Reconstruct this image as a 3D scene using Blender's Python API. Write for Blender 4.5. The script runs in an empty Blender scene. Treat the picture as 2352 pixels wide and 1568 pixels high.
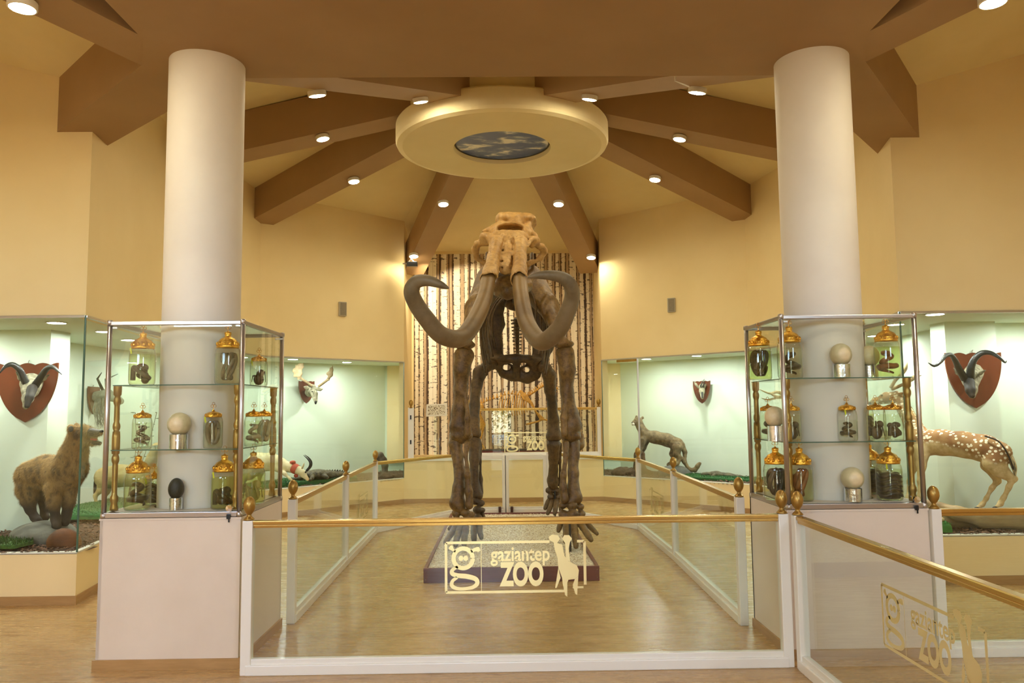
import bpy, bmesh, math, random
import numpy as np
from math import sin, cos, pi, radians, sqrt, atan2, atan
from mathutils import Vector, Matrix
random.seed(7); np.random.seed(7)
SC = bpy.context.scene
COL = SC.collection

# ------------------------------------------------------------ camera
FPX = 1789.0; PITCH = atan(156/1789); ROLL = 0.011; YAW = 0.0135
CAM = np.array([-0.05, 0.0, 1.55])
_f = np.array([sin(YAW)*cos(PITCH), cos(YAW)*cos(PITCH), sin(PITCH)])
_r0 = np.array([cos(YAW), -sin(YAW), 0.0]); _u0 = np.cross(_r0, _f)
_u = _u0*cos(ROLL)+_r0*sin(ROLL); _r = _r0*cos(ROLL)-_u0*sin(ROLL)
cd = bpy.data.cameras.new('camera'); co = bpy.data.objects.new('camera', cd); COL.objects.link(co)
cd.sensor_fit = 'HORIZONTAL'; cd.sensor_width = 36.0; cd.lens = 36.0*FPX/2352; cd.clip_start = .05
M = Matrix(((_r[0], _u[0], -_f[0], CAM[0]), (_r[1], _u[1], -_f[1], CAM[1]), (_r[2], _u[2], -_f[2], CAM[2]), (0, 0, 0, 1)))
co.matrix_world = M
SC.camera = co

def at(px, py, Y):
    "point of the place seen at pixel (px,py) of the photo, at distance Y into the hall"
    d = _f+_r*(px-1176)/FPX-_u*(py-784)/FPX
    return Vector(CAM+d*(Y-CAM[1])/d[1])
def atz(px, py, z):
    d = _f+_r*(px-1176)/FPX-_u*(py-784)/FPX
    return Vector(CAM+d*(z-CAM[2])/d[2])

# ------------------------------------------------------------ world, exposure, daylight
SC.view_settings.view_transform = 'Standard'; SC.view_settings.look = 'None'
SC.view_settings.gamma = 1.0; SC.view_settings.exposure = 0.66; SC.view_settings.use_curve_mapping = False
SC.cycles.transparent_max_bounces = 48; SC.cycles.max_bounces = 10
SC.cycles.diffuse_bounces = 5; SC.cycles.glossy_bounces = 6; SC.cycles.transmission_bounces = 8
SC.cycles.sample_clamp_indirect = 6.0; SC.cycles.caustics_reflective = False; SC.cycles.caustics_refractive = False
W = bpy.data.worlds.new('world'); SC.world = W; W.use_nodes = True
_n = W.node_tree.nodes; _l = W.node_tree.links
_sky = _n.new('ShaderNodeTexSky'); _sky.sky_type = 'NISHITA'; _sky.sun_elevation = radians(40); _sky.sun_rotation = radians(120); _sky.sun_disc = False
_l.new(_sky.outputs[0], _n['Background'].inputs[0]); _n['Background'].inputs[1].default_value = 3.0

LAMP_E = 172.0; VIT_E = 215.0
def area(name, loc, rot, sx, sy, power, col):
    d = bpy.data.lights.new(name, 'AREA'); d.shape = 'RECTANGLE'; d.size = sx; d.size_y = sy; d.energy = power; d.color = col
    o = bpy.data.objects.new(name, d); COL.objects.link(o); o.location = loc; o.rotation_euler = rot; return o
# daylight coming in through the glazed entrance behind the camera
_p = area('entrance_daylight', (-.5, -4.26, 1.46), (radians(90), 0, 0), 1.7, 2.9, 1, (1, 1, 1)); _p.data.cycles.is_portal = True
for _x, _w in ((-4.3, 3.3), (3.4, 1.5)):  # added high openings, for more daylight on columns and pedestals
    _p = area('added_window_daylight', (_x, -4.26, 4.25), (radians(90), 0, 0), _w, 2.3, 1, (1, 1, 1)); _p.data.cycles.is_portal = True

# ------------------------------------------------------------ helpers
def lin(h):
    if isinstance(h, str):
        h = h.lstrip('#'); c = [int(h[i:i+2], 16)/255 for i in (0, 2, 4)]
    else: c = [v/255 for v in h]
    return tuple(v/12.92 if v <= .04045 else ((v+.055)/1.055)**2.4 for v in c)+(1,)
class Mt:
    def __init__(s, name, col=(200, 200, 200), rough=.6, metal=0., spec=None):
        s.m = bpy.data.materials.new(name); s.m.use_nodes = True
        s.t = s.m.node_tree; s.n = s.t.nodes; s.b = s.n['Principled BSDF']; s.out = s.n['Material Output']
        s.b.inputs['Base Color'].default_value = lin(col); s.b.inputs['Roughness'].default_value = rough; s.b.inputs['Metallic'].default_value = metal
        if spec is not None: s.b.inputs['Specular IOR Level'].default_value = spec
        s.co = None
    def N(s, typ, **kw):
        n = s.n.new(typ)
        for k, v in kw.items():
            if k.startswith('_'): n.inputs[k[1:].replace('_', ' ')].default_value = v
            else: setattr(n, k, v)
        return n
    def L(s, a, b): s.t.links.new(a, b)
    def coord(s, scale=(1, 1, 1)):
        if s.co is None: s.co = s.N('ShaderNodeTexCoord')
        mp = s.N('ShaderNodeMapping'); mp.inputs['Scale'].default_value = scale
        s.L(s.co.outputs['Object'], mp.inputs[0]); return mp.outputs[0]
    def noise(s, scale, detail=4, sc=(1, 1, 1), rough=.55, dist=0):
        n = s.N('ShaderNodeTexNoise'); n.inputs['Scale'].default_value = scale; n.inputs['Detail'].default_value = detail
        n.inputs['Roughness'].default_value = rough; n.inputs['Distortion'].default_value = dist
        s.L(s.coord(sc), n.inputs['Vector']); return n.outputs['Fac']
    def ramp(s, fac, stops):
        r = s.N('ShaderNodeValToRGB'); e = r.color_ramp.elements
        while len(e) < len(stops): e.new(.5)
        for k, (p, c) in enumerate(stops): e[k].position = p; e[k].color = lin(c)
        s.L(fac, r.inputs[0]); return r.outputs[0]
    def mix(s, fac, a, b, mode='MIX'):
        m = s.N('ShaderNodeMix', data_type='RGBA', blend_type=mode)
        for v, i in ((fac, 0), (a, 6), (b, 7)):
            if hasattr(v, 'links'): s.L(v, m.inputs[i])
            elif i == 0: m.inputs[0].default_value = v
            else: m.inputs[i].default_value = lin(v)
        return m.outputs[2]
    def math(s, op, a, b=0., c=None):
        m = s.N('ShaderNodeMath', operation=op)
        for i, v in enumerate((a, b, c)):
            if v is None: continue
            if hasattr(v, 'links'): s.L(v, m.inputs[i])
            else: m.inputs[i].default_value = v
        return m.outputs[0]
    def col(s, o): s.L(o, s.b.inputs['Base Color']); return s
    def bump(s, fac, strength=.3, dist=.02):
        b = s.N('ShaderNodeBump'); b.inputs['Strength'].default_value = strength; b.inputs['Distance'].default_value = dist
        s.L(fac, b.inputs['Height']); s.L(b.outputs[0], s.b.inputs['Normal']); return s

def noisy(name, c1, c2, scale=8, rough=.6, bump=0, metal=0, bs=None, detail=4, lo=.35, hi=.65, sc=(1, 1, 1)):
    m = Mt(name, c1, rough, metal); f = m.noise(scale, detail, sc); m.col(m.ramp(f, [(lo, c1), (hi, c2)]))
    if bump: m.bump(m.noise(bs or scale*3, 5, sc), bump, .01)
    return m.m
def plain(name, c, rough=.5, metal=0, spec=None): return Mt(name, c, rough, metal, spec).m
def glassy(name, tint=(.93, .98, .94), refl=1.0, rough=.0, minr=0.0, rim=None):
    m = Mt(name); m.n.remove(m.b)
    tr = m.N('ShaderNodeBsdfTransparent'); tr.inputs[0].default_value = tint+(1,)
    if rim:   # curved glass is seen through more of its thickness towards its outline
        lw = m.N('ShaderNodeLayerWeight'); lw.inputs[0].default_value = .5; mxc = m.N('ShaderNodeMix', data_type='RGBA')
        m.L(m.math('POWER', lw.outputs['Facing'], 4.0), mxc.inputs[0]); mxc.inputs[6].default_value = tint+(1,); mxc.inputs[7].default_value = rim+(1,); m.L(mxc.outputs[2], tr.inputs[0])
    gl = m.N('ShaderNodeBsdfGlossy'); gl.inputs['Roughness'].default_value = rough
    fr = m.N('ShaderNodeFresnel'); ge = m.N('ShaderNodeNewGeometry'); m.L(m.math('MULTIPLY_ADD', ge.outputs['Backfacing'], 1/1.45-1.45, 1.45), fr.inputs['IOR'])
    mx = m.N('ShaderNodeMixShader'); m.L(m.math('ADD', m.math('MULTIPLY', fr.outputs[0], refl), minr), mx.inputs[0])
    m.L(tr.outputs[0], mx.inputs[1]); m.L(gl.outputs[0], mx.inputs[2]); m.L(mx.outputs[0], m.out.inputs[0]); return m.m
def emit(name, col, e):
    m = Mt(name); m.n.remove(m.b); em = m.N('ShaderNodeEmission'); em.inputs[0].default_value = col+(1,); em.inputs[1].default_value = e
    m.L(em.outputs[0], m.out.inputs[0]); return m.m

def wloc(o):
    v = Vector((0, 0, 0))
    while o is not None: v += o.location; o = o.parent
    return v
def tag(o, label=None, cat=None, group=None, kind=None):
    for k, v in (('label', label), ('category', cat), ('group', group), ('kind', kind)):
        if v: o[k] = v
    return o
def thing(name, label, cat, loc=(0, 0, 0), group=None, rz=0.):
    o = bpy.data.objects.new(name, None); COL.objects.link(o); o.location = loc; o.rotation_euler = (0, 0, rz); o.empty_display_size = .1
    return tag(o, label, cat, group)
def obj(name, me, mat, parent=None, world=False, smooth=False, label=None):
    me.name = name
    if world and parent is not None: me.transform(Matrix.Translation(-wloc(parent)))
    o = bpy.data.objects.new(name, me); COL.objects.link(o)
    if mat is not None: me.materials.append(mat)
    if parent is not None: o.parent = parent
    if smooth: me.polygons.foreach_set('use_smooth', [True]*len(me.polygons))
    if label: o['label'] = label
    return o
def struct(name, me, mat, smooth=False):
    o = obj(name, me, mat, smooth=smooth); o['kind'] = 'structure'; return o
def copytree(o, loc, rz=None, label=None, group=None):
    r = o.copy(); COL.objects.link(r); r.location = loc
    if rz is not None: r.rotation_euler = (0, 0, rz)
    if label: r['label'] = label
    if group: r['group'] = group
    for ch in list(o.children):
        c = ch.copy(); COL.objects.link(c); c.parent = r
        for g in list(ch.children):
            d = g.copy(); COL.objects.link(d); d.parent = c
    return r

class MB:
    "collects shapes into one mesh"
    def __init__(s): s.bm = bmesh.new()
    def add(s, vs, fs):
        v = [s.bm.verts.new(p) for p in vs]
        for f in fs:
            try: s.bm.faces.new([v[i] for i in f])
            except ValueError: pass
        return s
    def box(s, x0, x1, y0, y1, z0, z1, bev=0, rot=0, piv=None):
        b = bmesh.new(); bmesh.ops.create_cube(b, size=1)
        sc = Matrix.Diagonal((x1-x0, y1-y0, z1-z0, 1)); c = Vector(((x0+x1)/2, (y0+y1)/2, (z0+z1)/2))
        bmesh.ops.transform(b, matrix=Matrix.Translation(c) @ sc, verts=b.verts)
        if bev: bmesh.ops.bevel(b, geom=b.edges[:], offset=bev, segments=2, profile=.6, affect='EDGES')
        if rot:
            p = Vector(piv) if piv is not None else c
            bmesh.ops.transform(b, matrix=Matrix.Translation(p) @ Matrix.Rotation(rot, 4, 'Z') @ Matrix.Translation(-p), verts=b.verts)
        return s.join(b)
    def join(s, b):
        me = bpy.data.meshes.new('t'); b.to_mesh(me); b.free(); s.bm.from_mesh(me); bpy.data.meshes.remove(me); return s
    def bar(s, a, b, w, h, bev=0):
        "box beam from a to b, width w (horizontal), height h, a and b on its axis"
        a = Vector(a); b = Vector(b); d = b-a; L = d.length; d.normalize()
        side = d.cross(Vector((0, 0, 1)))
        side = Vector((1, 0, 0)) if side.length < 1e-4 else side.normalized()
        up = side.cross(d).normalized()
        t = bmesh.new(); bmesh.ops.create_cube(t, size=1)
        bmesh.ops.transform(t, matrix=Matrix.Diagonal((L, w, h, 1)), verts=t.verts)
        if bev: bmesh.ops.bevel(t, geom=t.edges[:], offset=bev, segments=2, profile=.6, affect='EDGES')
        R = Matrix(((d.x, side.x, up.x, 0), (d.y, side.y, up.y, 0), (d.z, side.z, up.z, 0), (0, 0, 0, 1)))
        bmesh.ops.transform(t, matrix=Matrix.Translation((a+b)/2) @ R, verts=t.verts)
        return s.join(t)
    def tube(s, pts, rad, n=12, cap=True, sq=1.0):
        pts = [Vector(p) for p in pts]
        if not hasattr(rad, '__len__'): rad = [rad]*len(pts)
        rings = []; ref = None
        for i, p in enumerate(pts):
            d = (pts[min(i+1, len(pts)-1)]-pts[max(i-1, 0)]).normalized()
            if ref is None: ref = d.orthogonal().normalized()
            ref = (ref-d*ref.dot(d)).normalized(); b = d.cross(ref)
            rings.append([s.bm.verts.new(p+(ref*cos(2*pi*k/n)+b*sin(2*pi*k/n)*sq)*rad[i]) for k in range(n)])
        for a, b in zip(rings, rings[1:]):
            for k in range(n): s.bm.faces.new((a[k], a[(k+1) % n], b[(k+1) % n], b[k]))
        if cap: s.bm.faces.new(rings[0][::-1]); s.bm.faces.new(rings[-1])
        return s
    def lathe(s, prof, c=(0, 0, 0), n=32, ang=2*pi):
        c = Vector(c); rings = []
        for r, z in prof:
            rings.append([s.bm.verts.new(c+Vector((max(r, 1e-5)*cos(2*pi*k/n), max(r, 1e-5)*sin(2*pi*k/n), z))) for k in range(n)])
        for a, b in zip(rings, rings[1:]):
            for k in range(n): s.bm.faces.new((a[k], a[(k+1) % n], b[(k+1) % n], b[k]))
        return s
    def prism(s, poly, z0, z1):
        n = len(poly); b = [s.bm.verts.new((p[0], p[1], z0)) for p in poly]; t = [s.bm.verts.new((p[0], p[1], z1)) for p in poly]
        s.bm.faces.new(b[::-1]); s.bm.faces.new(t)
        for k in range(n): s.bm.faces.new((b[k], b[(k+1) % n], t[(k+1) % n], t[k]))
        return s
    def plate(s, poly, org, ux, uy, th):
        "flat outline in the plane (org, ux, uy), given thickness along ux x uy"
        org = Vector(org); ux = Vector(ux).normalized(); uy = Vector(uy).normalized(); w = ux.cross(uy)*th
        a = [s.bm.verts.new(org+ux*p[0]+uy*p[1]) for p in poly]; b = [s.bm.verts.new(org+ux*p[0]+uy*p[1]+w) for p in poly]
        n = len(poly); s.bm.faces.new(a[::-1]); s.bm.faces.new(b)
        for k in range(n): s.bm.faces.new((a[k], a[(k+1) % n], b[(k+1) % n], b[k]))
        return s
    def blob(s, c, r, sub=2, rot=None):
        b = bmesh.new(); bmesh.ops.create_icosphere(b, subdivisions=sub, radius=1)
        m = Matrix.Diagonal((r[0], r[1], r[2], 1)) if hasattr(r, '__len__') else Matrix.Diagonal((r, r, r, 1))
        if rot is not None: m = rot.to_4x4() @ m
        bmesh.ops.transform(b, matrix=Matrix.Translation(Vector(c)) @ m, verts=b.verts); return s.join(b)
    def mesh(s):
        bmesh.ops.recalc_face_normals(s.bm, faces=s.bm.faces)
        me = bpy.data.meshes.new('m'); s.bm.to_mesh(me); s.bm.free(); return me

# ---- distance-field modelling: one continuous surface for bones and bodies
class SDF:
    def __init__(s): s.o = []
    def cap(s, a, b, ra, rb=None, k=.02, sub=False, flat=None):
        s.o.append(('c', np.array(a, float), np.array(b, float), ra, ra if rb is None else rb, k, sub, flat)); return s
    def ell(s, c, r, k=.02, sub=False, R=None):
        s.o.append(('e', np.array(c, float), np.array(r, float), None if R is None else np.array(R.to_3x3()), k, sub)); return s
    def chain(s, pts, k=.02, sub=False, flat=None):
        for p, q in zip(pts, pts[1:]): s.cap(p[:3], q[:3], p[3], q[3], k, sub, flat)
        return s
    def mesh(s, h, noise=(), mirror=None):
        lo = np.array([1e9]*3); hi = -lo
        for o in s.o:
            if o[0] == 'c':
                if o[6]: continue
                r = max(o[3], o[4]); lo = np.minimum(lo, np.minimum(o[1], o[2])-r); hi = np.maximum(hi, np.maximum(o[1], o[2])+r)
            else:
                if o[5]: continue
                r = o[2].max(); lo = np.minimum(lo, o[1]-r); hi = np.maximum(hi, o[1]+r)
        lo -= 3*h; hi += 3*h
        n = np.ceil((hi-lo)/h).astype(int)+1
        D = np.full(n, .5, np.float32)
        ax = [(lo[i]+h*np.arange(n[i])).astype(np.float32) for i in range(3)]
        for o in s.o:
            if o[0] == 'c':
                _, a, b, ra, rb, k, sub, flat = o; R = max(ra, rb); bl = np.minimum(a, b)-R-k-2*h; bh = np.maximum(a, b)+R+k+2*h
            else:
                _, c, r, RM, k, sub = o; bl = c-r.max()-k-2*h; bh = c+r.max()+k+2*h
            i0 = np.clip(((bl-lo)/h).astype(int), 0, n-1); i1 = np.clip(((bh-lo)/h).astype(int)+2, 1, n)
            if (i1 <= i0).any(): continue
            sl = tuple(slice(i0[i], i1[i]) for i in range(3))
            X = ax[0][sl[0]][:, None, None]; Y = ax[1][sl[1]][None, :, None]; Z = ax[2][sl[2]][None, None, :]
            if o[0] == 'c':
                px, py, pz = X-a[0], Y-a[1], Z-a[2]; bb = b-a
                if flat is not None:
                    nn, fs = np.array(flat[0], float), flat[1]; nn = nn/np.linalg.norm(nn); g = 1/fs-1
                    dt = px*nn[0]+py*nn[1]+pz*nn[2]; px = px+g*dt*nn[0]; py = py+g*dt*nn[1]; pz = pz+g*dt*nn[2]; bb = bb+g*bb.dot(nn)*nn
                L = max(bb.dot(bb), 1e-9); t = np.clip((px*bb[0]+py*bb[1]+pz*bb[2])/L, 0, 1)
                d = np.sqrt((px-bb[0]*t)**2+(py-bb[1]*t)**2+(pz-bb[2]*t)**2)-(ra+(rb-ra)*t)
                if flat is not None: d = d*max(flat[1], .45)
            else:
                px, py, pz = X-c[0], Y-c[1], Z-c[2]
                if RM is not None:
                    qx = px*RM[0, 0]+py*RM[1, 0]+pz*RM[2, 0]; qy = px*RM[0, 1]+py*RM[1, 1]+pz*RM[2, 1]; qz = px*RM[0, 2]+py*RM[1, 2]+pz*RM[2, 2]
                else: qx, qy, qz = px, py, pz
                k0 = np.sqrt((qx/r[0])**2+(qy/r[1])**2+(qz/r[2])**2); k1 = np.sqrt((qx/r[0]**2)**2+(qy/r[1]**2)**2+(qz/r[2]**2)**2)+1e-6
                d = k0*(k0-1)/k1
            E = D[sl]
            if sub:
                d = -d; hh = np.clip(.5+.5*(d-E)/k, 0, 1); D[sl] = E*(1-hh)+d*hh+k*hh*(1-hh)
            else:
                hh = np.clip(.5+.5*(d-E)/k, 0, 1); D[sl] = d*(1-hh)+E*hh-k*hh*(1-hh)
        X = ax[0][:, None, None]; Y = ax[1][None, :, None]; Z = ax[2][None, None, :]
        for amp, fr in noise:
            D += (amp*(np.sin(fr*X+1.3+1.7*np.sin(fr*.61*Z+.5))*np.sin(fr*1.13*Y+.7+1.4*np.sin(fr*.53*X))*np.sin(fr*.92*Z+2.1+1.5*np.sin(fr*.47*Y)))).astype(np.float32)
        D[0] = D[-1] = 1; D[:, 0] = D[:, -1] = 1; D[:, :, 0] = D[:, :, -1] = 1
        return surfnet(D, lo, h, mirror)

def surfnet(D, lo, h, mirror=None):
    I = D < 0; n = D.shape
    S = np.zeros((n[0]-1, n[1]-1, n[2]-1), np.int8)
    for a in (0, 1):
        for b in (0, 1):
            for c in (0, 1): S += I[a:n[0]-1+a, b:n[1]-1+b, c:n[2]-1+c]
    i, j, k = np.nonzero((S > 0) & (S < 8)); m = len(i)
    P = np.zeros((m, 3)); cnt = np.zeros(m)
    cs = [(a, b, c) for a in (0, 1) for b in (0, 1) for c in (0, 1)]
    V = {c: D[i+c[0], j+c[1], k+c[2]] for c in cs}
    for c in cs:
        for ax in range(3):
            if c[ax]: continue
            e = list(c); e[ax] = 1; e = tuple(e); da, db = V[c], V[e]; mk = (da < 0) != (db < 0)
            t = np.where(mk, da/np.where(mk, da-db, 1), 0); q = np.array(c, float)[None].repeat(m, 0); q[:, ax] += t
            P += q*mk[:, None]; cnt += mk
    P = P/cnt[:, None]+np.stack([i, j, k], 1); P = P*h+lo
    ix = np.full(S.shape, -1, np.int64); ix[i, j, k] = np.arange(m)
    F = []
    for ax in range(3):
        b, c = [(1, 2), (2, 0), (0, 1)][ax]
        s0 = [slice(None)]*3; s1 = [slice(None)]*3; s0[ax] = slice(0, -1); s1[ax] = slice(1, None)
        ch = I[tuple(s0)] != I[tuple(s1)]
        e = np.stack(np.nonzero(ch), 1); ok = (e[:, b] > 0) & (e[:, c] > 0) & (e[:, b] < S.shape[b]) & (e[:, c] < S.shape[c]); e = e[ok]
        ub = np.zeros(3, int); ub[b] = 1; uc = np.zeros(3, int); uc[c] = 1
        g = lambda v: ix[v[:, 0], v[:, 1], v[:, 2]]
        q = np.stack([g(e-ub-uc), g(e-uc), g(e), g(e-ub)], 1)
        ins = I[e[:, 0], e[:, 1], e[:, 2]]; q[~ins] = q[~ins][:, ::-1]; F.append(q)
    F = np.concatenate(F)
    for _ in range(2):   # light smoothing
        A = np.zeros_like(P); c2 = np.zeros(m)
        for a, b in ((0, 1), (1, 2), (2, 3), (3, 0)):
            np.add.at(A, F[:, a], P[F[:, b]]); np.add.at(c2, F[:, a], 1); np.add.at(A, F[:, b], P[F[:, a]]); np.add.at(c2, F[:, b], 1)
        P = P*.5+.5*A/np.maximum(c2, 1)[:, None]
    if mirror is not None: P[:, 0] = 2*mirror-P[:, 0]; F = F[:, ::-1]
    return frompy(P, F)
def frompy(P, F):
    me = bpy.data.meshes.new('s'); me.vertices.add(len(P)); me.vertices.foreach_set('co', P.astype(np.float32).ravel())
    me.loops.add(F.size); me.loops.foreach_set('vertex_index', F.astype(np.int32).ravel())
    me.polygons.add(len(F)); me.polygons.foreach_set('loop_start', np.arange(0, F.size, F.shape[1], dtype=np.int32))
    me.polygons.foreach_set('loop_total', np.full(len(F), F.shape[1], dtype=np.int32)); me.update(calc_edges=True); me.validate()
    return me
def spline(pts, n=8):
    "Catmull-Rom through tuples of any length"
    p = [np.array(q, float) for q in pts]; p = [2*p[0]-p[1]]+p+[2*p[-1]-p[-2]]; out = []
    for a, b, c, d in zip(p, p[1:], p[2:], p[3:]):
        for t in np.arange(n)/n: out.append(.5*((2*b)+(c-a)*t+(2*a-5*b+4*c-d)*t*t+(3*b-a-3*c+d)*t**3))
    out.append(p[-2]); return out
# ------------------------------------------------------------ materials
wall_m = noisy('wall_paint', (243, 222, 172), (238, 216, 164), 1.3, .75, .05, bs=60)
ceil_m = noisy('ceiling_paint', (238, 222, 178), (232, 215, 168), 1.5, .8, .04, bs=50)
brown_m = noisy('brown_beam_paint', (170, 138, 100), (163, 131, 93), 1.2, .7, .05, bs=60)
white_m = noisy('white_column_paint', (232, 224, 212), (225, 216, 204), 2, .6, .06, bs=40)
ped_m = noisy('pedestal_paint', (226, 212, 196), (219, 204, 187), 2, .6, .06, bs=40)
vit_m = noisy('vitrine_paint', (222, 232, 214), (216, 227, 208), 1.5, .8)
sillw_m = plain('white_edge', (238, 234, 222), .5)
lac_m = Mt('white_lacquer', (236, 232, 224), .25).m
gold_m = Mt('gold_rail', (198, 160, 88), .26, .85).m
goldp_m = noisy('gold_painted_wood', (178, 144, 76), (154, 120, 56), 5, .3, .1, metal=.7)
alu_m = Mt('brushed_aluminium', (190, 184, 178), .3, .9).m
chrome_m = Mt('chrome', (225, 225, 228), .08, 1.0).m
black_m = plain('black_plastic', (24, 24, 26), .4)
glass_m = glassy('clear_glass', (.95, .985, .96), .9)
vglass_m = glassy('vitrine_glass', (.955, .98, .962), .7)
edge_m = Mt('glass_edge', (70, 105, 92), .15).m

fm = Mt('wood_floor', (200, 165, 110), .3)
bt = fm.N('ShaderNodeTexBrick'); bt.offset = .37; bt.inputs['Scale'].default_value = 1; bt.inputs['Brick Width'].default_value = 1.3; bt.inputs['Row Height'].default_value = .19
bt.inputs['Mortar Size'].default_value = .0022; bt.inputs['Mortar Smooth'].default_value = .3; bt.inputs['Bias'].default_value = 0
bt.inputs['Color1'].default_value = lin((184, 148, 96)); bt.inputs['Color2'].default_value = lin((170, 134, 84)); bt.inputs['Mortar'].default_value = lin((150, 116, 74))
fm.L(fm.coord(), bt.inputs['Vector'])
g1 = fm.ramp(fm.noise(5, 6, (.55, 9, 1), .6, .4), [(.32, (164, 128, 80)), (.5, (200, 166, 114)), (.7, (192, 158, 106))])
g2 = fm.ramp(fm.noise(2.2, 3, (1.2, 5, 1)), [(.56, (255, 255, 255)), (.72, (196, 172, 140))])
fm.col(fm.mix(.7, fm.mix(.42, bt.outputs['Color'], g1), g2, 'MULTIPLY'))
rr = fm.math('MULTIPLY_ADD', fm.noise(5, 3, (.6, 6, 1)), .14, .2); fm.L(rr, fm.b.inputs['Roughness'])
floor_m = fm.m
bb_m = noisy('wood_baseboard', (180, 142, 92), (168, 130, 80), 6, .45, sc=(1, 1, 8))

# birch trunk wallpaper
bm_ = Mt('birch_wallpaper', (220, 205, 180), .6)
def sep(m):
    s = m.N('ShaderNodeSeparateXYZ'); m.L(m.coord(), s.inputs[0]); return s
xs = sep(bm_)
wob = bm_.math('MULTIPLY', bm_.math('SUBTRACT', bm_.noise(1.1, 2, (5, 1, .7)), .5), .05)
xw = bm_.math('ADD', xs.outputs[0], wob)
def trunks(sc, off, hw):
    v = bm_.N('ShaderNodeTexVoronoi', voronoi_dimensions='1D'); v.inputs['Scale'].default_value = sc; v.inputs['Randomness'].default_value = .75
    bm_.L(bm_.math('ADD', xw, off), v.inputs['W'])
    hwv = bm_.math('MULTIPLY_ADD', v.outputs['Color'], .16, hw)
    edge = bm_.math('DIVIDE', v.outputs['Distance'], hwv)
    return v, edge
v1, e1 = trunks(8.2, 3.3, .30); v2, e2 = trunks(13.7, 9.1, .34)
inside = bm_.math('LESS_THAN', e1, 1.0); inside2 = bm_.math('LESS_THAN', e2, 1.0)
tone = bm_.ramp(v1.outputs['Color'], [(.1, (244, 236, 216)), (.5, (232, 218, 194)), (.9, (250, 244, 228))])
rim = bm_.ramp(e1, [(.55, (255, 255, 255)), (.9, (190, 165, 135)), (1.0, (110, 85, 60))])
t1 = bm_.mix(1, tone, rim, 'MULTIPLY')
mk = bm_.noise(6.5, 4, (1.1, 1, 3.4), .62)
t1 = bm_.mix(bm_.math('MULTIPLY', bm_.math('GREATER_THAN', mk, .60), .85), t1, (66, 46, 34))
edgemark = bm_.math('MULTIPLY', bm_.math('GREATER_THAN', bm_.noise(9, 3, (1, 1, 1.6), .7), .5), bm_.math('GREATER_THAN', e1, .72))
t1 = bm_.mix(edgemark, t1, (58, 40, 28))
t2 = bm_.ramp(e2, [(.3, (186, 160, 128)), (.8, (150, 122, 90)), (1, (90, 66, 44))])
t2 = bm_.mix(bm_.math('MULTIPLY', bm_.math('GREATER_THAN', bm_.noise(22, 5, (1.5, 1, 4), .75), .6), .8), t2, (60, 42, 30))
bg = bm_.mix(inside2, (70, 48, 30), t2)
bm_.col(bm_.mix(inside, bg, t1)); birch_m = bm_.m

# ------------------------------------------------------------ plan of the hall
LP = {'A': (-1.72, 13.3), 'B': (-3.62, 11.45), 'C': (-3.88, 9.0), 'F': (-3.56, 6.58), 'E': (-6.2, 6.58)}
RP = {'A': (1.66, 13.3), 'B': (3.62, 11.45), 'C': (4.0, 9.0), 'F': (3.5, 6.85), 'E': (6.2, 6.85)}
ZS, ZV, ZW = .41, 2.39, 4.83            # sill, vitrine top, wall top
HUB = Vector((-.02, 9.0, 0))

OFF = {'E': (0, 1), 'F': (1, 1), 'C': (1, 0), 'B': (.9, .6), 'A': (.4, 1)}
def wallseg(mb, V, i, j, z0, z1, th, sg):
    p = Vector(V[i]); q = Vector(V[j])
    if j == 'A' and th > 0: oj = Vector((0, th)); 
    else: oj = Vector((sg*OFF[j][0]*th, OFF[j][1]*th))
    oi = Vector((sg*OFF[i][0]*th, OFF[i][1]*th))
    mb.prism([p, q, q+oj, p+oi], z0, z1)

m = MB(); m.prism([(-7, -4.4), (7, -4.4), (7, 16), (-7, 16)], -.1, 0); struct('floor', m.mesh(), floor_m)

for side, V, sg in (('left', LP, -1), ('right', RP, 1)):
    m = MB(); m2 = MB(); e = MB(); bb = MB()
    for i, j in zip('EFCB', 'FCBA'):
        wallseg(m, V, i, j, ZV-.012, 6.4 if i == 'E' else ZW+.15, .14, sg)
        wallseg(m2, V, i, j, 0, ZS, .1, sg); wallseg(e, V, i, j, ZS-.004, ZS+.012, .05, sg); wallseg(bb, V, i, j, 0, .07, -.014, sg)
    struct('wall_'+side, m.mesh(), wall_m)
    struct('wall_'+side+'_sill', m2.mesh(), wall_m); struct('trim_'+side, e.mesh(), sillw_m); struct('baseboard_'+side, bb.mesh(), bb_m)
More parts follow.
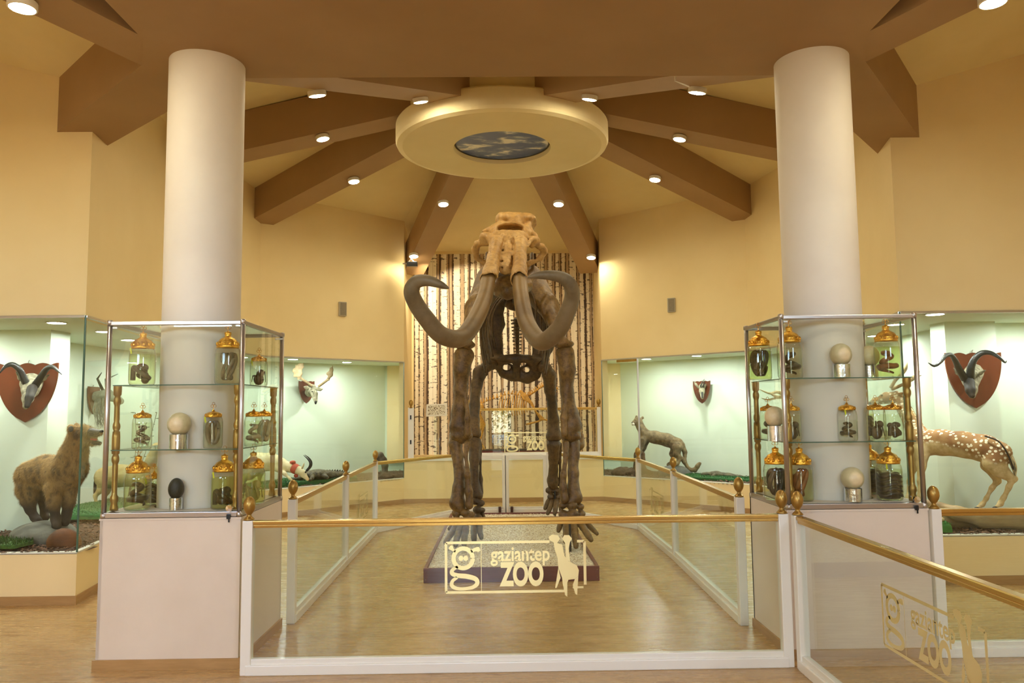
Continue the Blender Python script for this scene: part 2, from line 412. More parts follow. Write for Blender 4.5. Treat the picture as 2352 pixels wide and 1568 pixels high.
# vitrine interiors
KL = [(-6.2, 7.95), (-5.06, 7.95), (-5.06, 7.75), (-4.52, 7.75), (-4.52, 8.1), (-5.12, 8.6), (-5.12, 10.0), (-4.6, 12.35), (-2.25, 14.72), (-1.78, 14.72)]
KR = [(6.2, 8.0), (4.98, 8.0), (4.98, 7.83), (4.46, 7.83), (4.46, 8.1), (4.75, 8.5), (4.95, 10.2), (4.3, 12.4), (2.15, 14.65), (1.72, 14.65)]
for side, V, K in (('left', LP, KL), ('right', RP, KR)):
    m = MB()
    for p, q in zip(K, K[1:]):
        p = Vector(p); q = Vector(q)
        m.add([(p.x, p.y, ZS-.1), (q.x, q.y, ZS-.1), (q.x, q.y, ZV+.02), (p.x, p.y, ZV+.02)], [(0, 1, 2, 3)])
    A = V['A']; m.add([(K[-1][0], K[-1][1], 0), (A[0], A[1], 0), (A[0], A[1], ZV+.02), (K[-1][0], K[-1][1], ZV+.02)], [(0, 1, 2, 3)])
    struct('wall_'+side+'_vitrine', m.mesh(), vit_m)
    sg = -1 if side == 'left' else 1
    poly = [(V[k][0]+sg*.05, V[k][1]+(.05 if k in 'EF' else 0)) for k in 'EFCBA']+K[::-1]
    m = MB(); m.prism(poly, ZV, ZV+.06); struct('ceiling_'+side+'_vitrine', m.mesh(), vit_m)
    m = MB(); m.prism(poly, ZS-.16, ZS-.03); struct('floor_'+side+'_vitrine', m.mesh(), vit_m)
# recess with the stage
m = MB(); m.prism([(-1.72, 13.3), (1.66, 13.3), (1.72, 14.75), (-1.78, 14.75)], 0, .73); struct('floor_stage', m.mesh(), wall_m)
m = MB(); m.box(-1.72, 1.66, 13.275, 13.33, .70, .745); struct('trim_stage', m.mesh(), sillw_m)
m = MB(); m.box(-1.72, 1.66, 13.285, 13.30, 0, .07); struct('baseboard_stage', m.mesh(), bb_m)
m = MB(); m.prism([(-2.2, 14.62), (2.2, 14.62), (2.2, 14.8), (-2.2, 14.8)], .6, 5.2)
m.prism([(-1.86, 13.3), (-1.72, 13.3), (-1.74, 14.65), (-1.88, 14.65)], ZV, 5.1); m.prism([(1.80, 13.3), (1.66, 13.3), (1.70, 14.65), (1.84, 14.65)], ZV, 5.1)
m.prism([(-1.80, 13.3), (-1.72, 13.3), (-1.74, 14.65), (-1.82, 14.65)], .73, ZV); m.prism([(1.76, 13.3), (1.66, 13.3), (1.70, 14.65), (1.78, 14.65)], .73, ZV)
struct('wall_back', m.mesh(), wall_m)
# ceilings
hub = [(HUB.x+1.0*cos(a), HUB.y+1.0*sin(a)) for a in [radians(x) for x in (108, 144, 180, 216, 252, 288, 324, 0, 36, 72)]]
rim_ = [LP['A'], LP['B'], LP['C'], LP['F'], (-2.2, 5.4), (2.2, 5.4), RP['F'], RP['C'], RP['B'], RP['A']]
rz = [ZW, ZW, ZW, 4.83, 4.6, 4.6, 4.83, ZW, ZW, ZW]
m = MB()
for i in range(10):
    j = (i+1) % 10
    p, q = Vector(rim_[i]), Vector(rim_[j]); zp, zq = rz[i], rz[j]
    if i == 9:   # back sector runs on over the stage
        p = Vector((1.8, 14.7)); q = Vector((-1.9, 14.7)); zp = zq = 4.54
        m.add([(hub[9][0], hub[9][1], 5.55), (RP['A'][0]+.15, 13.3, ZW), (p.x, p.y, zp), (q.x, q.y, zq), (LP['A'][0]-.15, 13.3, ZW), (hub[0][0], hub[0][1], 5.55)], [(0, 1, 4, 5), (1, 2, 3, 4)]); continue
    c = Vector((HUB.x, HUB.y)); p = p+(p-c).normalized()*.12; q = q+(q-c).normalized()*.12
    m.add([(hub[i][0], hub[i][1], 5.55), (p.x, p.y, zp-.03), (q.x, q.y, zq-.03), (hub[j][0], hub[j][1], 5.55)], [(0, 1, 2, 3)])
struct('ceiling', m.mesh(), ceil_m)
for side, s, F, a0 in (('left', -1, LP['F'], (-3.79, 6.52)), ('right', 1, RP['F'], (3.72, 6.8))):
    p0 = Vector(a0); p1 = Vector((s*2.51, 5.30)); d = (p0-p1).normalized(); n = Vector((s*abs(d.y), -abs(d.x)))
    a = p0+d*1.2; b = p1-d*1.2; sl = .37
    m = MB(); m.add([(a.x, a.y, 4.46), (b.x, b.y, 4.46), (b.x+n.x*3, b.y+n.y*3, 4.46+3*sl), (a.x+n.x*3, a.y+n.y*3, 4.46+3*sl)], [(0, 1, 2, 3)])
    struct('ceiling_entrance_'+side, m.mesh(), ceil_m)
m = MB(); m.prism([(-6.2, -4.4), (6.2, -4.4), (6.2, 6.9), (2.6, 5.4), (-2.6, 5.4), (-6.2, 6.9)], 5.57, 5.7)
m.prism([(-7, -4.4), (7, -4.4), (7, 16), (-7, 16)], 6.4, 6.5); struct('ceiling_roof_leak_block', m.mesh(), ceil_m)  # upper roof slab is added to keep stray sky light out
m = MB(); m.box(-7, -6.8, -4.4, 16, 0, 6.4); m.box(6.8, 7, -4.4, 16, 0, 6.4); m.box(-7, 7, 15.9, 16, 0, 6.4)  # outer shell walls added to block light leaking through gaps
m.box(-6.2, -6.05, -4.4, 8, 0, 6.4); m.box(6.05, 6.2, -4.4, 8.1, 0, 6.4); struct('wall_outer_leak_block', m.mesh(), wall_m)
m = MB(); m.box(-6.2, -1.35, -4.4, -4.2, 0, 3.1); m.box(.35, 6.2, -4.4, -4.2, 0, 3.1); m.box(-1.35, .35, -4.4, -4.2, 2.9, 3.1); m.box(-2.65, 2.65, -4.4, -4.2, 3.1, 6.4); m.box(-6.2, -2.65, -4.4, -4.2, 5.4, 6.4); m.box(2.65, 6.2, -4.4, -4.2, 5.4, 6.4); m.box(4.15, 6.2, -4.4, -4.2, 3.1, 5.4)
struct('wall_entrance', m.mesh(), wall_m)
m = MB()
for x in (-1.32, -.5, .32): m.box(x-.035, x+.035, -4.33, -4.27, 0, 2.9)
m.box(-1.35, .35, -4.33, -4.27, 2.83, 2.9); m.box(-1.35, .35, -4.33, -4.27, 2.1, 2.16); m.box(-1.35, .35, -4.33, -4.27, 0, .08)
struct('door_1', m.mesh(), lac_m)

for k, x0 in ((1, -6.05), (2, 2.65)):  # unseen high windows, added to let more daylight reach the front
    m = MB(); [m.box(x0+i*1.13-.03, x0+i*1.13+.03, -4.33, -4.27, 3.1, 5.4) for i in range(4 if k == 1 else 2)]; m.box(x0, x0+(3.4 if k == 1 else 1.5), -4.33, -4.27, 4.2, 4.26); struct('added_window_%d' % k, m.mesh(), lac_m)

# brown ring beam soffit and the beams
m = MB(); m.prism([(-2.36, -4.2), (2.36, -4.2), (2.36, 4.9), (2.55, 5.3), (2.38, 5.5), (-2.38, 5.5), (-2.55, 5.3), (-2.36, 4.9)], 3.97, 5.0)
struct('beam_soffit', m.mesh(), brown_m)
for side, s, F in (('left', -1, (-3.79, 6.52, -3.57, 6.88)), ('right', 1, (3.72, 6.80, 3.50, 7.16))):
    m = MB(); d = Vector((F[0]-s*2.51, F[1]-5.3)).normalized()*.5
    m.prism([(s*2.3, 4.9), (s*2.54, 5.28), (F[0]+d.x, F[1]+d.y), (F[2]+d.x, F[3]+d.y), (s*2.3, 5.75)], 3.9735, 4.95)
    m.prism([(s*2.35, 4.95), (s*2.35, -4.1), (s*6.4, -4.1)], 4.4, 4.5)
    struct('beam_corner_'+side, m.mesh(), brown_m)
    m = MB(); k = .47
    m.prism([(s*2.55, 5.3), (s*2.34, 4.9), (s*(2.34+k*4.9), 0), (s*(2.34+k*9), -4.1), (s*(2.72+k*9), -4.1), (s*(2.72+k*4.9), 0)], 3.9765, 5.5)
    struct('beam_entrance_'+side, m.mesh(), brown_m)
def beam(name, p, q, zp, zq, w, h):
    p = Vector(p); q = Vector(q); d = (q-p).normalized(); n = Vector((-d.y, d.x))*w/2
    m = MB(); vs = []
    for c, z in ((p, zp), (q, zq)):
        for sx, dz in ((1, 0), (-1, 0), (-1, h), (1, h)): vs.append((c.x+n.x*sx, c.y+n.y*sx, z+dz))
    m.add(vs, [(0, 1, 2, 3), (4, 7, 6, 5), (0, 4, 5, 1), (1, 5, 6, 2), (2, 6, 7, 3), (3, 7, 4, 0)])
    struct(name, m.mesh(), brown_m)
BE = {}
def hubpt(q, r=1.0):
    q = Vector(q); c = Vector((HUB.x, HUB.y)); return c+(q-c).normalized()*r
for side, V, s in (('left', LP, -1), ('right', RP, 1)):
    for nm, q, zq, zp, w in (('back', (s*1.62+(.0 if s < 0 else -.06), 13.85), 3.98, 5.02, .36), ('middle', (V['B'][0]*1.0, V['B'][1]), 4.33, 5.05, .40), ('side', V['C'], 4.35, 5.02, .38), ('front', (s*2.05, 5.35), 3.97, 4.86, .40)):
        p = hubpt(q); qq = Vector(q)
        if nm in ('middle', 'side'): qq = qq+(qq-p).normalized()*.1
        beam('beam_'+nm+'_'+side, p, qq, zp, zq, w, .47 if nm != 'front' else .8); BE[nm+side] = (p, Vector(q), zp, zq)
# hub drum, disc and its sky picture
m = MB(); m.lathe([(1.08, 4.66), (1.08, 5.6)], HUB, 64); struct('ceiling_hub', m.mesh(), ceil_m, True)
m = MB(); m.lathe([(.0, 4.70), (.565, 4.70), (.575, 4.63), (1.17, 4.62), (1.235, 4.635), (1.25, 4.67), (1.25, 4.86), (1.235, 4.88), (1.0, 4.885)], HUB, 96)
# outdoor ground seen only in reflections
d = struct('ceiling_disc', m.mesh(), ceil_m); 
sk = Mt('sky_picture', (70, 90, 130), .35)
cl = sk.noise(2.6, 7, (1, 1.9, 1), .58, .3); sk.col(sk.mix(1, sk.ramp(cl, [(.47, (58, 84, 140)), (.53, (120, 136, 165)), (.60, (236, 234, 226))]), (255, 255, 255), 'MULTIPLY'))
m = MB(); m.lathe([(.0, 0), (.545, 0), (.545, .012), (0, .012)], (0, 0, 0), 64)
o = obj('sky_picture', m.mesh(), sk.m); o.location = (HUB.x, HUB.y, 4.682); tag(o, 'round blue sky and clouds picture set into the ceiling disc', 'picture')
m = MB(); m.lathe([(.545, -.004), (.566, -.004), (.566, .012), (.545, .012), (.545, -.004)], (0, 0, 0), 64); obj('rim', m.mesh(), plain('dark_rim', (60, 50, 40)), o)
# columns
for s, side, x in ((-1, 'left', -2.085), (1, 'right', 2.155)):
    m = MB(); m.lathe([(.25, 0), (.25, 3.985)], (x, 5.285, 0), 64)
    struct('column_'+side, m.mesh(), white_m, True)
# mural
m = MB(); m.box(-1.70, 1.69, 14.605, 14.617, .73, 4.50)
o = obj('birch_mural', m.mesh(), birch_m); tag(o, 'tall wall mural of pale birch trunks at the back of the stage', 'mural')

m = MB(); m.prism([(-14, -30), (14, -30), (14, -4.4), (-14, -4.4)], -.3, -.15); struct('ground_outside', m.mesh(), noisy('paving_outside', (176, 168, 150), (150, 142, 124), 2, .8))

tl_m = noisy('tree_leaves', (96, 130, 50), (190, 190, 70), 3, .7); tb_m = plain('tree_bark_outside', (90, 74, 58), .9)
for i, (x, y) in enumerate(((-3.4, -10.5), (-.9, -12.5), (1.3, -10.8), (3.6, -13.0))):
    t = thing('garden_tree', 'leafy garden tree outside the entrance doors, '+('first', 'second', 'third', 'fourth')[i]+' along the path', 'tree', (x, y, -.15), 'garden trees outside')
    m = MB(); m.tube([(0, 0, 0), (.05, 0, 1.2), (-.05, .1, 2.4), (.1, 0, 3.6)], [.14, .11, .09, .05], 8); obj('trunk', m.mesh(), tb_m, t)
    rg = random.Random(i); m = MB()
    for k in range(2600):
        a = rg.random()*6.3; r = rg.random()**.6*1.7; z = rg.gauss(0, .9); c = Vector((r*cos(a), r*sin(a)*.8, 2.7+z)); u = Vector((rg.gauss(0, 1), rg.gauss(0, 1), rg.gauss(0, 1))).normalized()*.09; v = u.orthogonal().normalized()*.05
        m.add([c-u, c+v, c+u, c-v], [(0, 1, 2, 3)])
    obj('crown', m.mesh(), tl_m, t)
# ------------------------------------------------------------ ceiling lamps
warm_e = emit('warm_diffuser', (1, .88, .6), LAMP_E); fill_e = emit('added_lamp_diffuser', (1, .93, .80), LAMP_E*1.1); cool_e = emit('cool_diffuser', (.95, 1.0, .95), VIT_E)
lampw_m = plain('lamp_white', (235, 230, 218), .4)
def make_lamp():
    t = thing('ceiling_lamp', 'x', 'lamp')
    m = MB(); m.lathe([(0, 0), (.078, 0), (.08, -.004), (.08, -.040), (.070, -.044)], n=40); obj('housing', m.mesh(), lampw_m, t, smooth=False)
    m = MB(); m.lathe([(.070, -.042), (.06, -.046), (0, -.047)], n=40); obj('diffuser', m.mesh(), warm_e, t)
    return t
lamp0 = make_lamp(); used = False
def put_lamp(px, py, key, label, off=None):
    global used
    if key in BE:
        p, q, zp, zq = BE[key]; d3 = Vector((q.x-p.x, q.y-p.y, zq-zp)).normalized()
        n = Vector((0, 0, 1)); side = d3.cross(n).normalized(); up = side.cross(d3).normalized()
        if up.z < 0: up = -up
        o3 = Vector((p.x, p.y, zp)); ray = (at(px, py, 10)-Vector(CAM)).normalized()
        t = (o3-Vector(CAM)).dot(up)/ray.dot(up); loc = Vector(CAM)+ray*t
        rot = up.to_track_quat('Z', 'Y').to_euler()
    else: loc = atz(px, py, off); rot = (0, 0, 0)
    r = lamp0 if not used else copytree(lamp0, loc)
    used = True
    r.location = loc; r.rotation_euler = rot; r['label'] = label; r['group'] = 'round warm lamps under the brown beams'
for a in [(727, 209, 'frontleft', 'round white lamp on the front left beam, nearer the left column'), (965, 225, 'frontleft', 'round white lamp on the front left beam, close to the sky disc'),
          (740, 312, 'sideleft', 'round lamp midway on the left beam that ends behind the left column'), (812, 411, 'middleleft', 'round lamp on the left brown beam that ends in the wall corner'),
          (1018, 464, 'backleft', 'round lamp on the steep beam up and left of the skull'), (950, 584, 'backleft', 'round lamp at the low end of the left beam above the mural'),
          (1283, 464, 'backright', 'round lamp on the steep beam up and right of the skull'), (1358, 587, 'backright', 'round lamp at the low end of the right beam above the mural'),
          (1505, 407, 'middleright', 'round lamp on the right brown beam that ends in the wall corner'), (1562, 313, 'sideright', 'round lamp midway on the right beam that ends behind the right column'),
          (1355, 219, 'frontright', 'round white lamp on the front right beam, close to the sky disc'), (1603, 202, 'frontright', 'round white lamp with a cable on the front right beam, nearer the right column')]:
    put_lamp(*a)
put_lamp(52, 4, '-', 'round lamp cut by the top left corner of the photo', 3.97)
put_lamp(2280, -8, '-', 'round lamp cut by the top edge above the right entrance beam', 3.97)
for i, (x, y) in enumerate(((-1.5, -.5), (1.5, -.5), (0, -2.5), (-1.5, 2.2), (1.5, 2.2), (-4.2, 1.3), (4.2, 1.3), (-3.45, 2.8), (3.45, 2.8))):   # unseen lamps added to brighten the entrance, more neutral than the warm ones
    r = copytree(lamp0, (x, y, 3.97), label='unseen added lamp of the entrance ceiling, '+('nearest the left wall side of the doors', 'nearest the right wall side of the doors', 'just inside the doors', 'between the doors and the left column', 'between the doors and the right column', 'far out on the left entrance beam', 'far out on the right entrance beam', 'midway on the left entrance beam', 'midway on the right entrance beam')[i]); r.rotation_euler = (0, 0, 0); r['group'] = 'added entrance ceiling lamps'
    for c_ in r.children:
        if c_.name.startswith('diffuser'): c_.data = c_.data.copy(); c_.data.materials[0] = fill_e
p1 = atz(1551, 186, 3.99); p2 = at(1583, 199, 5.62)
m = MB(); m.tube([p1+Vector((0, 0, .12)), p1, (p1+p2)/2, p2], .006, 6); o = obj('lamp_cable', m.mesh(), lampw_m); tag(o, 'thin white cable running to the front right beam lamp', 'cable')
# vitrine downlights
def make_down():
    t = thing('vitrine_downlight', 'x', 'lamp')
    m = MB(); m.lathe([(.078, 0), (.09, -.004), (.09, -.010), (.078, -.010)], n=32); obj('ring', m.mesh(), lampw_m, t)
    m = MB(); m.lathe([(.078, -.006), (0, -.007)], n=32); obj('diffuser', m.mesh(), cool_e, t); return t
d0 = make_down()
DL = [(-4.12, 7.14, 'the hyena'), (-4.10, 7.96, 'the hyena tail side, behind the corner glass'), (-4.3, 8.9, 'the gazelle'), (-4.45, 10.4, 'the white antelope'), (-4.0, 11.9, 'the white antelope head'), (-3.38, 12.45, 'the fallow deer trophy'), (-2.70, 13.35, 'the crocodile tail'), (-5.4, 7.3, 'the far left of the front vitrine'),
      (3.97, 7.12, 'the goat trophy'), (4.05, 8.0, 'the deer head'), (4.45, 9.3, 'the right vitrine behind the case'), (4.35, 10.6, 'the lizard'), (3.85, 11.75, 'the puma tail, by the case'), (3.12, 12.6, 'the small shield'), (2.43, 13.3, 'the puma head'), (5.3, 7.4, 'the far right of the front vitrine')]
for i, (x, y, w) in enumerate(DL):
    r = d0 if i == 0 else copytree(d0, (x, y, ZV))
    r.location = (x, y, ZV); r['label'] = 'recessed white downlight above '+w; r['group'] = 'vitrine downlights'
# wall spotlight aimed at the mural
sp = at(948, 605, 13.02); t = thing('spotlight', 'small silver floodlight fixed beside the left end of the mural', 'spotlight', sp)
m = MB(); m.box(-.10, .08, -.03, .05, -.05, .03, .008); h = obj('housing', m.mesh(), black_m, t)
m = MB(); m.box(-.09, .07, .051, .055, -.045, .025); obj('lens', m.mesh(), emit('spot_lens', (1, .85, .55), 20), h)
m = MB(); m.tube([(-.08, 0, .02), (-.03, 0, .08), (.02, 0, .03)], .008, 8); m.tube([(-.17, 0, 0), (-.09, 0, 0)], .012, 8); obj('bracket', m.mesh(), alu_m, t)
d = bpy.data.lights.new('spotlight_beam', 'SPOT'); d.energy = 110; d.color = (1, .84, .55); d.spot_size = radians(85); d.spot_blend = .25; d.shadow_soft_size = .05
o = bpy.data.objects.new('spotlight_beam', d); COL.objects.link(o); o.parent = t; o.location = (.03, .1, -.02)
o.rotation_euler = Vector((.62, 1.5, -.95)).to_track_quat('-Z', 'Y').to_euler()
# ------------------------------------------------------------ lettering film on the glass
film_m = Mt('gold_film', (238, 222, 168), .32, .75).m
def text_mesh(body, size, sx=1., bold=0.):
    c = bpy.data.curves.new('t', 'FONT'); c.body = body; c.size = size; c.offset = bold; c.align_x = 'LEFT'; c.resolution_u = 6
    o = bpy.data.objects.new('t', c); COL.objects.link(o); dg = bpy.context.evaluated_depsgraph_get(); dg.update()
    me = bpy.data.meshes.new_from_object(o.evaluated_get(dg)); bpy.data.objects.remove(o)
    me.transform(Matrix.Diagonal((sx, 1, 1, 1))); return me
def stroke(mb, pts, w, n=10, closed=False):
    "flat band along a smooth 2-D path, w may vary"
    pts = [tuple(p)+((w,) if len(p) == 2 else ()) for p in pts]; sp = spline(pts, n) if not closed else spline(pts+[pts[0]], n)
    vs = []; fs = []
    for i, p in enumerate(sp):
        a = sp[max(i-1, 0)]; b = sp[min(i+1, len(sp)-1)]; d = np.array([b[0]-a[0], b[1]-a[1]]); d /= np.linalg.norm(d)+1e-9
        vs += [(p[0]-d[1]*p[2]/2, p[1]+d[0]*p[2]/2, 0), (p[0]+d[1]*p[2]/2, p[1]-d[0]*p[2]/2, 0)]
        if i: fs.append((2*i-2, 2*i-1, 2*i+1, 2*i))
    mb.add(vs, fs)
def logo_mesh():
    "the sign: frame, g mark with ears and eyes, two lines of words, giraffes. 1.0 wide, x right, y up"
    m = MB()
    H_ = .36
    def line(x0, y0, x1, y1): m.add([(x0, y0, 0), (x1, y0, 0), (x1, y1, 0), (x0, y1, 0)], [(0, 1, 2, 3)])
    line(0, .01, .018, H_-.01); line(.008, 0, .84, .018); line(.008, H_-.018, .74, H_); line(.935, H_-.018, .985, H_); line(.978, .05, .998, H_-.01); line(.255, .018, .259, H_-.018); line(.9, .026, .975, .04)
    stroke(m, [(.13+.068*cos(t), .243+.068*sin(t)) for t in np.arange(0, 2*pi, pi/6)], .030, 4, True)
    stroke(m, [(.185, .29, .02), (.215, .302, .026), (.238, .304, .034), (.248, .306, .02)], .03); stroke(m, [(.075, .29, .016), (.055, .305, .02), (.042, .32, .034), (.036, .326, .02)], .03)
    for x in (.114, .148): m.add([(x+.017*cos(t), .243+.019*sin(t), 0) for t in np.arange(0, 2*pi, pi/8)], [tuple(range(16))])
    stroke(m, [(.092, .185, .018), (.056, .165, .026), (.052, .140, .03), (.09, .125, .032), (.155, .118, .034), (.215, .10, .032), (.228, .07, .03), (.20, .045, .026), (.145, .034, .022), (.085, .036, .024), (.05, .056, .028), (.055, .088, .024), (.088, .112, .02)], .03, 8)
    for body, size, x, y, sx, b in (('gaziantep', .142, .325, .222, .60, .0028), ('ZOO', .19, .395, .056, .78, .009)):
        me = text_mesh(body, size, sx, b)
        w = max(v.co.x for v in me.vertices); k = (.415 if body[0] == 'g' else .30)/w
        me.transform(Matrix.Translation((x, y, 0)) @ Matrix.Diagonal((k, 1 if body[0] == 'g' else 1.13, 1, 1))); m.bm.from_mesh(me)
    # two giraffes as cut film
    lay = [0.]
    def poly(p): lay[0] += .0005; m.add([(a, b, lay[0]) for a, b in p], [tuple(range(len(p)))])
    poly([(.795, .34), (.83, .33), (.845, .25), (.87, .215), (.93, .185), (.945, .15), (.94, .11), (.915, .09), (.87, .085), (.86, .06), (.83, .055), (.825, .10), (.80, .17), (.795, .24), (.775, .30)])
    poly([(.775, .30), (.77, .345), (.74, .36), (.735, .385), (.76, .40), (.80, .395), (.815, .37), (.795, .34)])
    poly([(.825, .10), (.83, .055), (.845, -.02), (.86, -.03), (.862, .06)]); poly([(.915, .09), (.90, .05), (.915, -.01), (.93, -.02), (.935, .05), (.94, .11)]); poly([(.80, .17), (.815, .10), (.785, .03), (.775, .03)])
    poly([(.855, .225), (.85, .34), (.83, .37), (.845, .395), (.88, .395), (.90, .37), (.885, .345), (.875, .30), (.885, .21)])
    bmesh.ops.recalc_face_normals(m.bm, faces=m.bm.faces)
    me = bpy.data.meshes.new('logo'); m.bm.to_mesh(me); m.bm.free(); return me
LOGO = logo_mesh()

fin_prof = [(0, .0), (.030, .0), (.033, .006), (.026, .014), (.015, .024), (.013, .034), (.020, .042), (.030, .058), (.036, .080), (.036, .100), (.029, .122), (.018, .136), (.006, .142), (0, .143)]
def finial_mesh(s=1.):
    m = MB(); m.lathe([(r*s, z*s) for r, z in fin_prof], n=24); return m.mesh()
def rail_panel(a, b, label, posts=(1, 1), fins=(1, 1), z0=0., h=.905, logo=None, top=gold_m, group='glass railing panels of the walkway', glass=glass_m, inset=0.):
    a = Vector((a[0], a[1], z0)); b = Vector((b[0], b[1], z0)); d = (b-a).normalized(); n = Vector((-d.y, d.x, 0))
    t = thing('glass_railing', label, 'railing', a, group)
    m = MB(); up = Vector((0, 0, 1))
    m.bar(a+up*.03, b+up*.03, .07, .06, .006); m.bar(a+up*.075, b+up*.075, .04, .035, .004); obj('bottom_rail', m.mesh(), lac_m, t, True)
    m = MB(); g = up*(h-.0185)
    if top is gold_m:
        m.bar(a+g, b+g, .046, .026, .006); m.bar(a+up*(h-.040), b+up*(h-.040), .030, .018, .003)
    else: m.bar(a+up*(h-.03), b+up*(h-.03), .04, .06, .004)
    obj('handrail', m.mesh(), top, t, True)
    m = MB(); m.bar(a+d*.02+up*(h/2+.02), b-d*.02+up*(h/2+.02), .008, h-.13); gl = obj('glass_pane', m.mesh(), glass, t, True)
    for i, p in enumerate((a, b)):
        if not posts[i]: continue
        m = MB(); m.box(p.x-.031, p.x+.031, p.y-.031, p.y+.031, z0, z0+h-.004, .006); q = obj('post', m.mesh(), lac_m, t, True)
        if fins[i]:
            f = obj('finial', finial_mesh(), goldp_m, q, smooth=True); f.location = (p.x-wloc(q).x, p.y-wloc(q).y, h-.004)
    if logo:
        s, off, zz, flip = logo; me = LOGO.copy(); side = n*(.006 if flip else -.006)
        o = a+d*off if not flip else b-d*off; dx = d if not flip else -d
        sn = side.normalized(); me.transform(Matrix(((dx.x*s, 0, sn.x, o.x+side.x), (dx.y*s, 0, sn.y, o.y+side.y), (0, s, 0, z0+zz), (0, 0, 0, 1))))
        obj('lettering', me, film_m, t, True)
    return t
rail_panel((-1.585, 4.80), (1.648, 4.80), 'wide glass railing panel across the front with the ZOO lettering before the plinth', logo=(.855, 1.18, .452, False))
rail_panel((1.715, 4.72), (1.715, 1.9), 'glass railing panel running toward the camera along the right side, with lettering', posts=(1, 1), logo=(.80, 1.02, .44, False))
rail_panel((2.655, 4.93), (5.2, 4.93), 'gold topped glass railing panel right of the right jar case pedestal', posts=(1, 1))
rail_panel((-1.62, 5.92), (-1.66, 8.1), 'near left glass railing panel, behind the left jar case', posts=(1, 1))
rail_panel((-1.66, 8.1), (-1.69, 10.15), 'far left glass railing panel between two white posts', posts=(0, 1), fins=(0, 1), logo=(.8, .55, .3, True))
rail_panel((-1.69, 10.15), (-.66, 11.85), 'left back glass railing panel slanting toward the gate', posts=(0, 1), fins=(0, 0))
rail_panel((1.66, 5.70), (1.71, 8.1), 'near right glass railing panel, behind the right jar case', posts=(1, 1))
rail_panel((1.71, 8.1), (1.70, 10.15), 'far right glass railing panel between two white posts', posts=(0, 1), fins=(0, 1), logo=(.8, .55, .3, False))
rail_panel((1.70, 10.15), (.64, 11.85), 'right back glass railing panel slanting toward the gate', posts=(0, 1), fins=(0, 0))
for s, lab in ((-1, 'left'), (1, 'right')):
    t = rail_panel((s*.02-.01, 11.9), (s*.60-.01, 11.9), lab+' white framed glass leaf of the gate behind the skeleton', posts=(1, 1), fins=(0, 0), h=.865, top=lac_m, group='gate leaves of the walkway'); t.name = 'glass_gate'
    m = MB(); m.tube([(s*.09-.01, 11.82, 0), (s*.09-.01, 11.82, .06)], .02, 10); m.box(s*.09-.03, s*.09+.01, 11.80, 11.90, .05, .10, .005); obj('gate_stop', m.mesh(), plain('dark_rubber', (70, 40, 28)), t, True)
stg = rail_panel((-.62, 13.36), (1.60, 13.36), 'glass railing panel on the stage edge with lettering', z0=.73, h=.85, logo=(.98, .60, .08, False), group='')
t = thing('stage_gate', 'narrow white gate at the left end of the stage', 'gate', (-1.66, 13.4, .73))
m = MB(); m.box(-1.66, -1.56, 13.38, 13.42, .74, 1.60, .004); obj('leaf', m.mesh(), lac_m, t, True)
m = MB(); m.box(-1.625, -1.60, 13.372, 13.38, .98, 1.05); m.box(-1.625, -1.60, 13.372, 13.38, 1.40, 1.47); obj('hinge', m.mesh(), black_m, t, True)
f = obj('finial', finial_mesh(), goldp_m, t, smooth=True); f.location = (.05, 0, .86)
# board with pictures on the stage
c = at(1003, 942, 13.7); t = thing('information_board', 'small white framed information board on a clear stand on the stage', 'sign', (c.x, 13.72, .73))
m = MB(); b = Vector((c.x, 13.7, c.z)); m.plate([(-.18, -.115), (.18, -.115), (.18, .115), (-.18, .115)], b, (1, 0, .02), (0, .45, 1), .012); fr = obj('panel', m.mesh(), lampw_m, t, True)
m = MB(); m.plate([(-.15, -.09), (.15, -.09), (.15, .09), (-.15, .09)], b-Vector((0, .012, -.004)), (1, 0, .02), (0, .45, 1), .002)
pm = Mt('board_print', (225, 215, 190), .5); pm.col(pm.mix(pm.math('GREATER_THAN', pm.noise(38, 2, (1, 1, 2.2)), .56), (230, 222, 200), (120, 96, 66))); obj('print', m.mesh(), pm.m, fr, True)
m = MB(); m.box(c.x-.05, c.x+.05, 13.74, 13.76, .73, c.z-.03); obj('stand', m.mesh(), glass_m, t, True)
# wall loudspeakers
for px, py, lab, Y in ((785, 710, 'small grey loudspeaker on the left wall above the deer trophy', 12.45), (1544, 701, 'small grey loudspeaker on the right wall above the small shield', 12.35)):
    c = at(px, py, Y); t = thing('loudspeaker', lab, 'loudspeaker', c, 'wall loudspeakers'); s = -1 if px < 1176 else 1
    m = MB(); m.box(-.065, .065, -.06, .06, -.115, .115, .012, rot=-s*radians(30), piv=(0, 0, 0)); obj('cabinet', m.mesh(), plain('speaker_grey', (176, 168, 150), .6), t)
    m = MB(); m.box(-.045, .055, -.068, -.058, -.10, .10, .004, rot=-s*radians(30), piv=(0, 0, 0)); obj('grille', m.mesh(), noisy('speaker_mesh', (128, 118, 100), (150, 140, 120), 160, .7), t)
    m = MB(); m.box(-.02, .02, .0, .12, -.02, .02); obj('bracket', m.mesh(), lampw_m, t)
